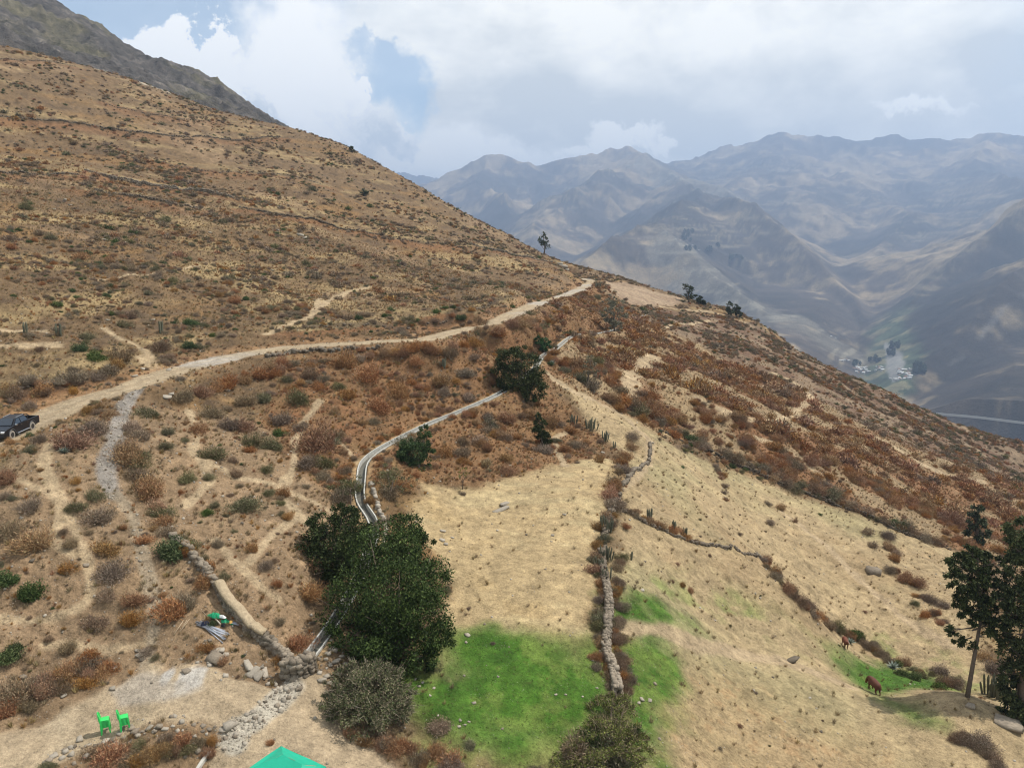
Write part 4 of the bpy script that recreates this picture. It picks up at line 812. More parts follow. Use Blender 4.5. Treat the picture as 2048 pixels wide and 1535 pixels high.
def src_for(kd, dist_far):
    out = []
    for me in MESH[kd + ('_far' if dist_far else '')]:
        if me.name not in _src:
            o = source(me)
            if o is None: # set one out among the others
                i = int(rg2.integers(0, n_)); r_ = rad[i]; o = link(KN[kd][0], me); o.location = (sx[i], sy[i], sz_[i] - .1 * r_); o.scale = (r_,) * 3; tag(o, where_(sx[i], sy[i], sz_[i], 'small ' + KN[kd][1]), 'shrub', GRP[kd])
            _src[me.name] = o
        out.append(_src[me.name])
    return out
for far_ in (False, True):
    srcs = []; base = []
    for kd in KS: base.append(len(srcs)); srcs += src_for(kd, far_)
    nv = [len(MESH[kd + ('_far' if far_ else '')]) for kd in KS]
    q = np.nonzero(~done & ((dd > 150) == far_))[0]
    idx = np.array([base[kind[i]] + rg2.integers(0, nv[kind[i]]) for i in q])
    cover('scrub_cover', srcs, sx[q], sy[q], sz_[q] - .08 * rad[q], rad[q], idx, rg2, 'low dry scrub covering the distant slopes' if far_ else 'low dry scrub between the nearer shrubs')
print('shrubs', n_, int(done.sum()))
# grass tufts: dry grass, rusty grass and green grass
def tufts(name, key, N, rmin, rmax, dm, smin, smax, seed, label, zsc=1.0):
    x, y, rg, area = scatter(N, rmin, rmax, seed); k = rg.random(N) < at_mask(dm, x, y) * area / N; x, y = x[k], y[k]; z = at_mask(Z, x, y)
    X_, Y_, d_ = proj(x, y, z); k = (X_ > -40) & (X_ < 2090) & (Y_ < 1600) & ((z + .5) / np.hypot(x, y) > at_mask(np.vstack([hor[:1], hor[:-1]]), x, y)); x, y, z = x[k], y[k], z[k]
    s = smin + (smax - smin) * rg.random(len(x)) ** 1.7
    # each kind takes its shapes from a few tufts that stand on their own
    srcs = []
    for i, me in enumerate(MESH[key]):
        o = link(KT[key][0], me); o.location = (x[i], y[i], z[i]); o.scale = (s[i],) * 3; tag(o, where_(x[i], y[i], z[i], KT[key][1]), 'grass tuft', KT[key][1] + 's'); srcs.append(o)
    x, y, z, s = (v[len(srcs):] for v in (x, y, z, s))
    cover(name, srcs, x, y, z - .02, s, rg.integers(0, len(srcs), len(x)), rg, label, .12, np.full(len(x), zsc)); print(name, len(x))
KT = {'tuft': ('grass_tuft', 'straw coloured grass tuft'), 'rtuft': ('rust_grass_tuft', 'rust coloured grass tuft'), 'gtuft': ('green_grass_tuft', 'bright green grass tuft')}
base_t = (1 - nocov) * (1 - .8 * z_g1) * (1 - .8 * z_g2)
tufts('dry_grass', 'tuft', 420000, 26, 230, base_t * (1.4 + 2.0 * sstep(-.1, .4, N2)) * (1 - .86 * z_f1) * (1 - .78 * z_f2), .10, .42, 31, 'short dry straw grass over the slopes')
tufts('rust_grass', 'rtuft', 300000, 26, 280, veg_h * (.35 + 1.9 * z_mid + 2.0 * z_rust * rustm + .8 * sstep(.1, .4, NB)), .14, .42, 32, 'rust coloured dry grass on the slopes')
gg = np.maximum.reduce([z_g1, z_g2, z_g3, z_g5])
tufts('green_grass', 'gtuft', 160000, 26, 110, gg * 14 * (1 - nocov) + .8 * z_g4, .03, .085, 33, 'short green grass of the damp patches')
# loose stones
def stones_cover(name, srcs, N, rmin, rmax, dm, smin, smax, seed, label):
    x, y, rg, area = scatter(N, rmin, rmax, seed); k = rg.random(N) < at_mask(dm, x, y) * area / N; x, y = x[k], y[k]; z = at_mask(Z, x, y)
    X_, Y_, d_ = proj(x, y, z); k = (X_ > -40) & (X_ < 2090) & (Y_ < 1600); x, y, z = x[k], y[k], z[k]; s = smin + (smax - smin) * rg.random(len(x)) ** 3
    cover(name, srcs, x, y, z, s, rg.integers(0, len(srcs), len(x)), rg, label, .4); print(name, len(x))
def rock(X, Y, wpx, flat_=.6, pale=False, name='rock', label=None, cat='rock', group='loose rocks', rz=None, asp=1.0):
    p = hit(X, Y); d_ = p[1] * CT - p[2] * ST; s = wpx * (.85 if name == 'rock' else 1) / F * d_; rg = np.random.default_rng(int(X * 13 + Y))
    o = link(name, (PALES if pale else STONES)[rg.integers(0, 5)]); o.location = (p[0], p[1], p[2] + s * flat_ * .18); o.scale = (s, s * asp * (.7 + .3 * rg.random()), s * flat_)
    o.rotation_euler = (rg.normal() * .12, rg.normal() * .12, rg.random() * 6.28 if rz is None else rz)
    tag(o, label or where_(p[0], p[1], p[2], ('pale ' if pale else 'grey brown ') + ('small rock' if wpx < 12 else 'rock')), cat, group); return o
# ---------------------------------------------------------------- mesh builder for made things
class MB:
    def __init__(s): s.V = []; s.F = []; s.I = []
    def add(s, V, Fc, mi=0):
        b = len(s.V); s.V += [tuple(v) for v in V]; s.F += [tuple(i + b for i in f) for f in Fc]; s.I += [mi] * len(Fc); return s
    def box(s, c, d, rz=0, mi=0, tap=(1, 1)):
        cx, cy, cz = c; dx, dy, dz = (q / 2 for q in d); V = []; co, si = math.cos(rz), math.sin(rz)
        for z in (-1, 1):
            tx, ty = (1, 1) if z < 0 else tap
            for x, y in ((-1, -1), (1, -1), (1, 1), (-1, 1)):
                X, Y = x * dx * tx, y * dy * ty; V.append((cx + X * co - Y * si, cy + X * si + Y * co, cz + z * dz))
        return s.add(V, [(0, 3, 2, 1), (4, 5, 6, 7), (0, 1, 5, 4), (1, 2, 6, 5), (2, 3, 7, 6), (3, 0, 4, 7)], mi)
    def tube(s, pts_, rad_, n=8, mi=0, caps=True):
        P = [Vector(p) for p in pts_]; rr_ = rad_ if hasattr(rad_, '__len__') else [rad_] * len(P); V = []; up = Vector((0, 0, 1))
        for i, p in enumerate(P):
            t = (P[min(i + 1, len(P) - 1)] - P[max(i - 1, 0)]).normalized(); a = t.cross(up)
            if a.length < .05: a = t.cross(Vector((1, 0, 0)))
            a.normalize(); b = t.cross(a)
            for k in range(n): q = 2 * math.pi * k / n; V.append(p + (a * math.cos(q) + b * math.sin(q)) * rr_[i])
        Fc = [(i * n + k, i * n + (k + 1) % n, (i + 1) * n + (k + 1) % n, (i + 1) * n + k) for i in range(len(P) - 1) for k in range(n)]
        if caps: Fc += [tuple(range(n))[::-1], tuple((len(P) - 1) * n + k for k in range(n))]
        return s.add(V, Fc, mi)
    def prism(s, prof, y0, y1, mi=0, ax='y', inset=None):
        """profile in x,z pushed along y; inset narrows the top"""
        n = len(prof); f = (lambda x, z, y: (x, y, z)); V = [f(x, z, y0) for x, z in prof] + [f(x, z, y1) for x, z in prof]
        return s.add(V, [tuple(range(n)), tuple(range(2 * n - 1, n - 1, -1))] + [(i, i + n, (i + 1) % n + n, (i + 1) % n) for i in range(n)], mi)
    def mesh(s, name, mats, smooth=False, bev=0):
        me = bpy.data.meshes.new(name); me.from_pydata(s.V, [], s.F); me.polygons.foreach_set('material_index', s.I)
        for m_ in (mats if isinstance(mats, (list, tuple)) else [mats]): me.materials.append(m_)
        import bmesh
        bm = bmesh.new(); bm.from_mesh(me); bmesh.ops.recalc_face_normals(bm, faces=bm.faces)
        if bev: bmesh.ops.bevel(bm, geom=[e for e in bm.edges if e.is_manifold and e.calc_face_angle(0) > .5], offset=bev, segments=2, affect='EDGES', profile=.6)
        bm.to_mesh(me); bm.free()
        if smooth: me.polygons.foreach_set('use_smooth', [True] * len(me.polygons))
        return me
    def obj(s, name, mats, parent=None, smooth=False, bev=0): return link(name, s.mesh(name, mats, smooth, bev), parent)
# ---------------------------------------------------------------- trees
def tree(name, label, base, crown, leaves, lsz, pal, trunk_r=.22, seed=1, limbs=True, mat=None, twigs=0, cat='tree', group=None, trunk_top=None, hang=0.0):
    """base: world point; crown: list of (centre, radius xyz); leaf count shared by crown volume"""
    rg = np.random.default_rng(seed); base = np.array(base, float); root = empty(name, base, 0, label, cat, group)
    cs = [(np.array(c, float) - base, np.array(r if hasattr(r, '__len__') else (r, r, r * .85), float)) for c, r in crown]
    mb = MB(); top = np.array(trunk_top, float) - base if trunk_top is not None else np.mean([c for c, _ in cs], 0) + np.array([0, 0, .3])
    mid = top * .5 + rg.normal(size=3) * .06 * np.linalg.norm(top); mid[2] = top[2] * .5
    mb.tube([(0, 0, -.4), mid * .5 + np.array([0, 0, -.1]), mid, top * .8 + mid * .2, top], [trunk_r * 1.25, trunk_r, trunk_r * .8, trunk_r * .55, trunk_r * .28], 8)
    if limbs:
        for c, r in cs:
            s_ = mid + (top - mid) * rg.random() * .7 if trunk_top is not None else mid * (.5 + .5 * rg.random())
            if trunk_top is not None:
                tt = np.clip((c[2] - r[2] * .7) / max(top[2], .1), .25, .95); s_ = top * tt
            q = (s_ + c) / 2 + rg.normal(size=3) * .12; mb.tube([s_, q, c], [trunk_r * .4, trunk_r * .26, trunk_r * .1], 6)
            for _ in range(3): e = c + (rg.normal(size=3)) * r * .5; mb.tube([q, (q + e) / 2 + rg.normal(size=3) * .08, e], [trunk_r * .18, trunk_r * .12, trunk_r * .05], 5)
    mb.obj('trunk', M_BARK, root, True)
    vol = np.array([np.prod(r) ** (2 / 3) for _, r in cs]); per = np.maximum(30, (leaves * vol / vol.sum())).astype(int); PP = []; UU = []
    for (c, r), k in zip(cs, per):
        nc = max(6, int(k / 80)); u = unit(rg.normal(size=(nc, 3))); cen = u * r * (.62 + .38 * rg.random((nc, 1)) ** .5); ci = rg.integers(0, nc, k)
        cr_ = (.24 + .20 * rg.random(nc)) * r.mean(); off = unit(rg.normal(size=(k, 3))) * (rg.random((k, 1)) ** .5) * cr_[ci][:, None] * np.array([1, 1, .75]); PP.append(c + cen[ci] + off); UU.append(unit(off + .3 * u[ci]))
    P = np.vstack(PP); U = np.vstack(UU); D = unit(U * .5 + rg.normal(size=P.shape) * .8 + np.array([0, 0, -hang])); k = len(P)
    tone = .8 + .4 * vnoise(P[:, 0] * 1.3 + 9, P[:, 1] * 1.3 + P[:, 2] * .9 + 5)[:, None]
    V, Q_, cc = blades(P, D, lsz * (.6 + .8 * rg.random(k)), lsz * .5 * (.6 + .8 * rg.random(k)), pick(pal, k, rg, .3) * tone, rg)
    if twigs:
        q_ = rg.integers(0, k, twigs); Pt = P[q_]; cen_ = np.mean([c for c, _ in cs], 0); Dt = unit(unit(Pt - cen_ * .6) + .5 * rg.normal(size=Pt.shape) + np.array([0, 0, .2]))
        V2, Q2, c2_ = blades(Pt - Dt * .2, Dt, .45 + .5 * rg.random(twigs), .022, pick([(.22, .17, .11), (.15, .11, .07), (.28, .23, .15)], twigs, rg, .3), rg); Q_ = np.vstack([Q_, Q2 + len(V)]); V = np.vstack([V, V2]); cc = np.vstack([cc, c2_])
    link('crown', npmesh('crown', V, Q_, mat or M_LEAF, cc), root)['kind'] = 'stuff' if False else 'thing'
    return root
def wp(X, Y, d, rp, sq=.85): # crown blob from the photo: centre pixel, depth, radius in pixels
    return (W(X, Y, d), (rp / F * d, rp / F * d, rp / F * d * sq))
def gpt(X, Y):
    p = hit(X, Y); return np.array([p[0], p[1], p[2]])
def depth(p): return p[1] * CT - p[2] * ST
PAL_TREE = [(.028, .046, .009), (.044, .070, .014), (.019, .032, .008), (.078, .11, .024), (.033, .053, .012)]
PAL_EUC = [(.040, .050, .020), (.062, .074, .028), (.028, .036, .015), (.09, .10, .042)]
PAL_FAR = [(.055, .07, .038), (.075, .09, .045), (.045, .058, .03)]
def foot(X, Y, d): # ground point under a sight line at a depth
    p = W(X, Y, d); return np.array([p[0], p[1], float(gz(p[0], p[1]))])
d0 = depth(gpt(785, 1318))
tree('evergreen_tree', 'big dark evergreen tree with dense crown beside the green grass field', foot(785, 1312, d0), [(W(X, Y, d0 + o_), (r / F * d0, r / F * d0, r / F * d0 * .9)) for X, Y, o_, r in ((760,1180,1.8,84),(848,1232,0,62),(700,1215,2,60),(775,1108,4,74),(850,1160,2,54),(722,1275,-.5,52),(815,1295,-1.2,54),(870,1270,-.5,38),(770,1262,-2,64),(700,1262,.5,40),(845,1312,-1,34),(760,1310,-1.5,40),(800,1190,-1,70))], 40000, .20, PAL_TREE, .3, 3)
d0 = depth(gpt(700, 1150))
tree('evergreen_tree', 'dark evergreen tree crowding the upper left side of the biggest tree, over the canal', foot(700, 1155, d0), [wp(X, Y, d0 + o_, r, .9) for X, Y, o_, r in ((680,1080,1,62),(640,1098,1,42),(708,1050,1.5,36),(655,1130,0,44),(712,1115,-1,58),(618,1050,1.5,15),(650,1045,1.5,30),(690,1030,1.5,26),(640,1150,-1,34))], 19000, .22, PAL_TREE, .22, 4)
d0 = depth(gpt(822, 1130))
tree('evergreen_tree', 'thin crowned dark tree at the upper right of the biggest tree, branches showing', foot(822, 1135, d0), [wp(X, Y, d0 + o_, r) for X, Y, o_, r in ((815,1062,1,42),(842,1080,1,26),(795,1085,1,24),(800,1115,.5,36),(835,1130,0,30))], 7500, .22, PAL_TREE, .16, 5)
b0 = gpt(1045, 800); dq = depth(b0) + 2
tree('bushy_tree', 'dense bushy dark green tree standing over the middle of the canal', b0, [wp(X, Y, dq, r) for X, Y, r in ((1022,720,32),(1005,745,20),(1055,730,28),(1035,760,36),(1062,775,32),(1000,775,18),(1040,700,16),(1075,755,18),(1050,795,20))], 17000, .30, PAL_EUC, .25, 6)
tree('small_tree', 'small bright green tree just above the canal, right of the bushy tree', gpt(1090, 712), [wp(X, Y, depth(gpt(1090, 712)) + 1, r) for X, Y, r in ((1085,685,13),(1078,680,8),(1092,692,11),(1088,702,7))], 2200, .34, [(.04, .085, .03), (.06, .11, .035)], .15, 7)
tree('small_tree', 'slim dark green tree above the top of the dry field', gpt(1088, 893), [wp(X, Y, depth(gpt(1088, 893)) + .5, r) for X, Y, r in ((1082,845,12),(1080,862,13),(1088,876,14),(1092,886,11),(1078,832,7))], 4500, .24, PAL_EUC, .12, 8)
b0 = gpt(838, 935); dq = depth(b0)
tree('leafy_bush', 'tall dark leafy bush right beside the canal, above the dry field', b0, [wp(X, Y, dq + 1, r) for X, Y, r in ((850,862,14),(848,885,18),(825,905,28),(840,925,24),(812,890,16),(860,905,12))], 9000, .2, [(.05, .075, .03), (.075, .10, .04), (.03, .05, .02)], .14, 9, cat='bush')
b0 = gpt(1230, 662); dq = depth(b0)
tree('airy_tree', 'grey green airy tree below the road bend, feathery branches', b0, [wp(X, Y, dq + 1, r) for X, Y, r in ((1228,640,16),(1222,618,14),(1238,610,12),(1215,632,12),(1245,630,11),(1232,652,11),(1226,598,8))], 2600, .42, [(.19, .18, .12), (.14, .14, .09), (.25, .22, .15)], .2, 10, mat=M_DRY)
b0 = gpt(1175, 775); dq = depth(b0)
tree('airy_tree', 'thin half bare tree on the bank right of the bushy tree', b0, [wp(X, Y, dq + 1, r) for X, Y, r in ((1178,735,16),(1165,750,14),(1190,748,12),(1182,718,10),(1172,765,14))], 900, .3, [(.14, .13, .07), (.09, .10, .045), (.2, .16, .1)], .16, 11)
b0 = gpt(925, 978)
tree('sapling', 'thin yellow green sapling at the top left of the dry field', b0, [wp(X, Y, depth(b0), r) for X, Y, r in ((926,942,7),(920,950,5),(934,948,5))], 160, .13, [(.16, .19, .05), (.12, .15, .04)], .05, 12, cat='young tree')
b0 = gpt(700, 1008)
tree('airy_bush', 'open green bush spilling over the canal bend', b0, [wp(X, Y, depth(b0) + 1, r) for X, Y, r in ((695,975,22),(672,985,20),(712,962,14),(690,1000,18),(735,992,9))], 1500, .13, [(.12, .14, .05), (.16, .15, .08), (.09, .10, .04)], .08, 13, cat='bush')
b0 = gpt(775, 1000)
tree('airy_bush', 'olive open bush between the canal wall and the dry field', b0, [wp(X, Y, depth(b0) + 1, r) for X, Y, r in ((775,945,20),(760,960,18),(795,965,22),(785,985,18),(820,960,14))], 1500, .13, [(.12, .14, .05), (.17, .13, .08), (.09, .10, .04)], .08, 14, cat='bush')
b0 = gpt(735, 1458)
tree('twiggy_bush', 'large round twiggy olive bush below the big dark tree', foot(735, 1440, depth(b0) + 1), [wp(X, Y, dd_ - 38 + depth(b0), r) for X, Y, dd_, r in ((735,1385,39,62),(690,1400,38.5,44),(780,1400,39,46),(730,1425,37.5,50),(700,1360,40.5,36),(770,1360,40.5,36),(660,1415,38,24),(802,1425,38.5,24),(700,1338,40,18),(765,1338,40,20),(655,1375,39,18),(812,1385,39,18),(725,1345,40,22))], 21000, .14, [(.095, .10, .03), (.13, .115, .05), (.065, .08, .02), (.055, .075, .018), (.17, .13, .07)], .12, 15, cat='bush', mat=M_DRY, twigs=1500)
b0 = gpt(1225, 1515)
tree('leafy_bush', 'broad yellow green leafy bush at the lower end of the field wall', foot(1215, 1490, depth(b0)), [wp(X, Y, dd_ - 37.5 + depth(b0), r) for X, Y, dd_, r in ((1220,1440,39.5,36),(1250,1410,41,24),(1190,1470,38.5,34),(1235,1480,38,38),(1200,1415,41,24),(1270,1470,39,26),(1165,1495,37,24),(1245,1520,36.5,36),(1200,1530,36,36),(1130,1525,36.5,26),(1285,1510,37,22),(1225,1395,41,16))], 18000, .14, [(.12, .14, .035), (.16, .17, .05), (.07, .09, .025), (.15, .12, .07)], .1, 16, cat='bush', twigs=1500)
# eucalyptus trees at the right
b0 = gpt(1934, 1393); dq = depth(b0)
tree('eucalyptus', 'tall slim eucalyptus with a bare dark trunk, right of the grazing cows', b0, [wp(X, Y, dq + o_, r) for X, Y, r, o_ in ((1925,1128,26,0),(1958,1120,26,1),(1912,1160,18,-1),(1945,1152,30,0),(1978,1140,16,1),(1935,1188,26,0),(1970,1180,24,1),(1920,1215,16,0),(1955,1215,24,0),(1985,1222,20,1),(1965,1245,24,0),(1992,1250,16,0),(1905,1258,12,-1),(1920,1278,12,-1),(1945,1290,8,0),(2002,1120,10,1),(1940,1105,16,0))], 16000, .27, PAL_EUC, .17, 17, trunk_top=W(1955, 1105, dq), hang=.8)
q62 = depth(gpt(2035, 1440)); p0 = foot(2040, 1435, q62)
tree('eucalyptus', 'wide dark eucalyptus cut by the right edge of the photo', p0, [wp(X, Y, q62 + o_, r) for X, Y, r, o_ in ((2045,1060,28,0),(2030,1095,24,0),(2050,1130,34,0),(2025,1165,26,1),(2052,1195,36,0),(2020,1225,24,0),(2048,1260,36,0),(2030,1300,30,0),(2052,1335,36,0),(2036,1375,30,0),(2055,1410,34,0),(2000,1195,14,0),(2005,1265,16,1),(2080,1100,40,2),(2090,1200,50,2),(2090,1320,50,2),(2030,1415,26,0),(2015,1345,18,0))], 34000, .30, PAL_EUC, .3, 18, trunk_top=W(2060, 1050, q62), hang=.8)
b0 = gpt(1957, 1092); dq = depth(b0)
tree('eucalyptus', 'young dark eucalyptus standing behind the tall slim one', b0, [wp(X, Y, dq, r) for X, Y, r in ((1950,1018,13),(1945,1038,15),(1958,1045,14),(1948,1062,16),(1965,1065,13),(1955,1080,12))], 3600, .45, PAL_EUC, .18, 19, hang=.5)
for i, (X, Y, rs, lb) in enumerate(((1088, 500, ((1086,478,9),(1080,485,7),(1092,484,7),(1086,470,6),(1094,492,5)), 'round dark tree alone on the skyline left of the road bend'),
      (1378, 602, ((1374,576,8),(1381,582,8),(1370,572,5),(1378,592,8),(1384,590,5)), 'tallest dark tree on the ridge beyond the ploughed field'), (1397, 605, ((1396,595,6),(1397,600,5)), 'small tree just right of the tallest ridge tree'), (1405, 608, ((1404,604,4),(1407,606,3)), 'tiny round tree at the right of the ridge pair'),
      (1461, 630, ((1458,610,6),(1460,618,7),(1462,624,5)), 'left one of two dark trees lower on the ridge'), (1475, 634, ((1473,613,5),(1474,621,7),(1477,628,6)), 'right one of two dark trees lower on the ridge'), (704, 302, ((703,297,4),(705,300,3)), 'tiny bare tree on the left skyline'), (730, 390, ((730,383,6),(724,386,4)), 'dark lone bush tree high on the left hill'))):
    b0 = gpt(X, Y + 2); dq = depth(b0); tree('ridge_tree', lb, b0, [wp(a_, b_, dq, r, 1) for a_, b_, r in rs], 520 if i < 6 else 160, .75, PAL_FAR, .3, 30 + i)
# ---------------------------------------------------------------- canal
def strip(name, P, prof, mat, parent=None, smooth=False):
    """sweep a closed profile (across, up) along a line of points"""
    P = np.asarray(P); n = len(P); T = np.gradient(P[:, :2], axis=0); T /= np.linalg.norm(T, axis=1, keepdims=True); Nm = np.stack([T[:, 1], -T[:, 0]], 1); k = len(prof); V = []
    for i in range(n):
        for a, u in prof: V.append((P[i, 0] + Nm[i, 0] * a, P[i, 1] + Nm[i, 1] * a, P[i, 2] + u))
    Q_ = [(i * k + j, i * k + (j + 1) % k, (i + 1) * k + (j + 1) % k, (i + 1) * k + j) for i in range(n - 1) for j in range(k)]
    mb = MB(); mb.add(V, Q_ + [tuple(range(k)), tuple(range((n - 1) * k, n * k))]); return mb.obj(name, mat, parent, smooth)
def resample(P, step):
    P = np.asarray(P); s = np.concatenate([[0], np.cumsum(np.linalg.norm(np.diff(P, axis=0), axis=1))]); q = np.arange(0, s[-1], step); return np.stack([np.interp(q, s, P[:, i]) for i in range(3)], 1)
CN = resample(L_canal, 1.0); CN[:, 2] += .03
ca_ = empty('irrigation_canal', CN[0], 0, 'narrow pale concrete irrigation canal winding across the hillside', 'canal'); CN2 = CN - CN[0]
M_CAN = pmat('canal_concrete', (.42, .41, .37), .85, 0, 2.5, .3, .2, .012)
strip('channel_wall', CN2, [(-.47, -.7), (-.47, .09), (-.35, .09), (-.35, -.7)], M_CAN, ca_); strip('channel_wall', CN2, [(.35, -.7), (.35, .07), (.46, .07), (.46, -.7)], M_CAN, ca_)
strip('channel_bed', CN2, [(-.348, -.7), (-.348, -.40), (.348, -.40), (.348, -.7)], pmat('silt', (.11, .105, .085), .7, 0, 2, .25), ca_)
dr_ = resample(line([(395, 1540), (412, 1515), (428, 1500)], 5), .3); dr_[:, 2] += .02
de = empty('concrete_drain', dr_[0], 0, 'short grey concrete drain kerb at the bottom edge, left of the green canopy', 'drain'); strip('drain_wall', dr_ - dr_[0], [(-.09, -.3), (-.09, .16), (.09, .16), (.09, -.3)], M_CONC, de)
# ---------------------------------------------------------------- dry stone walls
def stone_wall(label, px=None, P=None, width=.5, height=.8, st=.26, parts=False, seed=1, mats=None, name='stone_wall', gap=0.0, cap=None, group=None, hvar=.25, mess=.3):
    P = resample(line(px, 4) if P is None else P, st * .92); rg = np.random.default_rng(seed); P[:, 2] = at_mask(Z, P[:, 0], P[:, 1])
    root = empty(name, P[0], 0, label, 'stone wall', group); T = np.gradient(P[:, :2], axis=0); T /= np.linalg.norm(T, axis=1, keepdims=True) + 1e-9; Nm = np.stack([T[:, 1], -T[:, 0]], 1)
    rows = max(1, int(round(height / (st * .62)))); across = max(1, int(round(width / (st * .95)))); L = []
    hv = 1 + hvar * fbm(P[:, 0], P[:, 1], 3.0, 3, seed)
    for i in range(len(P)):
        for r in range(rows):
            if (r + .4) / rows > hv[i] * 1.05: continue
            for a in range(across):
                if 0 < a < across - 1 and r < rows - 1: continue
                if rg.random() < gap: continue
                s = st * (.75 + .5 * rg.random()); off = (a + .5) / across * width - width / 2; off *= 1 - .25 * r / rows
                x = P[i, 0] - P[0, 0] + Nm[i, 0] * off + rg.normal() * st * .12; y = P[i, 1] - P[0, 1] + Nm[i, 1] * off + rg.normal() * st * .12; z = P[i, 2] - P[0, 2] + (r + .4) * st * .62 * hv[i] - .06
                L.append((x, y, z, s, rg.random() * .6 + math.atan2(T[i, 1], T[i, 0]), rg.normal() * mess * .6, rg.normal() * mess * .6, int(rg.integers(0, 5))))
    ms = mats or STONES
    if parts:
        L2 = L if len(L) <= 290 else sorted(L, key=lambda q: -q[2])[:290]; rest = [q for q in L if q not in L2] if len(L) > 290 else []
        for q in L2:
            o = bpy.data.objects.new('stone', ms[q[7]]); SC.collection.objects.link(o); o.parent = root; o.location = q[:3]; o.scale = (q[3] * 1.2, q[3], q[3]); o.rotation_euler = (q[5], q[6], q[4])
    else: rest = L
    if rest:
        base = [np.array([v.co[:] for v in m_.vertices]) for m_ in ms]; tri = [np.array([p.vertices[:] for p in m_.polygons]) for m_ in ms]; VV = []; FF = []; b = 0
        for q in rest:
            v = base[q[7]] * np.array([q[3] * 1.2, q[3], q[3]]); Rm = np.array((Matrix.Rotation(q[4], 3, 'Z') @ Matrix.Rotation(q[6], 3, 'Y') @ Matrix.Rotation(q[5], 3, 'X'))); v = v @ Rm.T + np.array(q[:3]); VV.append(v); FF.append(tri[q[7]] + b); b += len(v)
        o = link('stones', npmesh('stones', np.vstack(VV), np.vstack(FF), ms[0].materials[0]), root); o['kind'] = 'stuff'
    return root
W1 = [(438, 1182), (452, 1205), (470, 1228), (492, 1252), (515, 1273), (537, 1290), (552, 1303), (568, 1318), (582, 1332)]
w1 = stone_wall('low stone wall with a smooth dried mud cap, right of the green tarp pile', W1, width=.55, height=.85, st=.25, parts=True, seed=2, hvar=.1)
pc = resample(line(W1[:6], 5), .3); pc[:, 2] = at_mask(Z, pc[:, 0], pc[:, 1]) + .80 + .05 * np.sin(np.arange(len(pc)) * .7) + .035 * np.sin(np.arange(len(pc)) * 2.3); strip('mud_cap', pc - np.array(w1.location), [(-.36, -.12), (-.33, .05), (-.12, .13), (.14, .12), (.32, .05), (.36, -.12)], M_MUD, w1, True)
stone_wall('mossy broken stone wall overgrown by bushes, above the mud capped wall', [(345, 1075), (365, 1095), (395, 1125), (420, 1155), (436, 1178)], width=.5, height=.5, st=.28, seed=3, gap=.25, hvar=.6)
pp = hit(600, 1352); pier = np.array([hit(572, 1350), hit(590, 1352), hit(612, 1346), hit(625, 1336)])
stone_wall('stone pier of stacked grey boulders where the canal ends', P=pier, width=.9, height=1.3, st=.33, parts=True, seed=4, name='stone_pier', hvar=.08, mess=.9)
stone_wall('pale stone retaining wall along the right bank of the canal bend', [(742, 965), (750, 995), (757, 1020), (768, 1045), (772, 1070), (765, 1095)], width=.4, height=.3, st=.30, parts=True, seed=5, mats=PALES, hvar=.8, gap=.25)
stone_wall('low overgrown upper stretch of the field wall under cactus and rust brush', [(1238, 985), (1225, 1020), (1212, 1060), (1203, 1110), (1208, 1150), (1212, 1172)], width=.6, height=.4, st=.24, seed=66, gap=.35, hvar=.9, mess=.6, mats=DSTONES)
fw = [(1212, 1175), (1214, 1185), (1218, 1220), (1214, 1260), (1212, 1300), (1222, 1330), (1230, 1365), (1236, 1395)]
stone_wall('long field wall of grey stones between the dry field and the green slope', fw, width=.6, height=.75, st=.25, parts=True, seed=6, hvar=.6, gap=.1, mess=.7)
stone_wall('long diagonal stone wall crossing the slope under the rust scrub', [(1320, 860), (1380, 888), (1440, 915), (1500, 940), (1560, 968), (1620, 990), (1680, 1012), (1740, 1035), (1800, 1062), (1850, 1082), (1900, 1098)], width=.5, height=.5, st=.30, seed=7, gap=.6, hvar=.9, mats=DSTONES)
stone_wall('low stone line running from the field wall toward the shrub row', [(1248, 1020), (1290, 1045), (1340, 1068), (1390, 1085), (1440, 1092), (1500, 1108), (1530, 1122)], width=.35, height=.35, st=.26, seed=8, gap=.35, hvar=.9, mats=DSTONES)
stone_wall('broken rock line edging the slope at the ends of the field wall', [(1300, 885), (1298, 920), (1278, 940), (1255, 960), (1242, 980)], width=.4, height=.4, st=.34, seed=9, gap=.35, hvar=.7)
stone_wall('grey boulder edging on the lower side of the road, middle stretch', [(535, 715), (580, 706), (640, 700), (700, 697), (760, 695)], width=.5, height=.5, st=.42, seed=10, gap=.4, hvar=.9)
for i, (P_, h) in enumerate(TL):
    lab = ['thin terrace wall highest across the upper left hill', 'short terrace wall at the left edge of the hill', 'longest dark terrace wall across the left hill', 'curved terrace wall ending in the middle of the hill', 'low continuation of the curved terrace wall', 'rubble terrace line under the longest terrace wall',
           'pale terrace wall near the white rock left of the road bend', 'faint terrace line near the top of the hill', 'faint terrace line below the grey mountain', 'faint terrace line crossing the hill middle', 'cut bank edge stones above the middle road', 'cut bank edge stones above the climbing road', 'stone edge of the bank above the pickup'][i]
    stone_wall(lab, P=P_, width=.3, height=(.4, .5, .7, .5, .3, .4, .5, .3, .3, .3, .3, .3, .3)[i], st=.36, seed=20 + i, gap=(.3, .4, .15, .25, .6, .55, .2, .6, .6, .7, .75, .75, .8)[i], hvar=.9, mats=DSTONES if i not in (2, 6) else None)
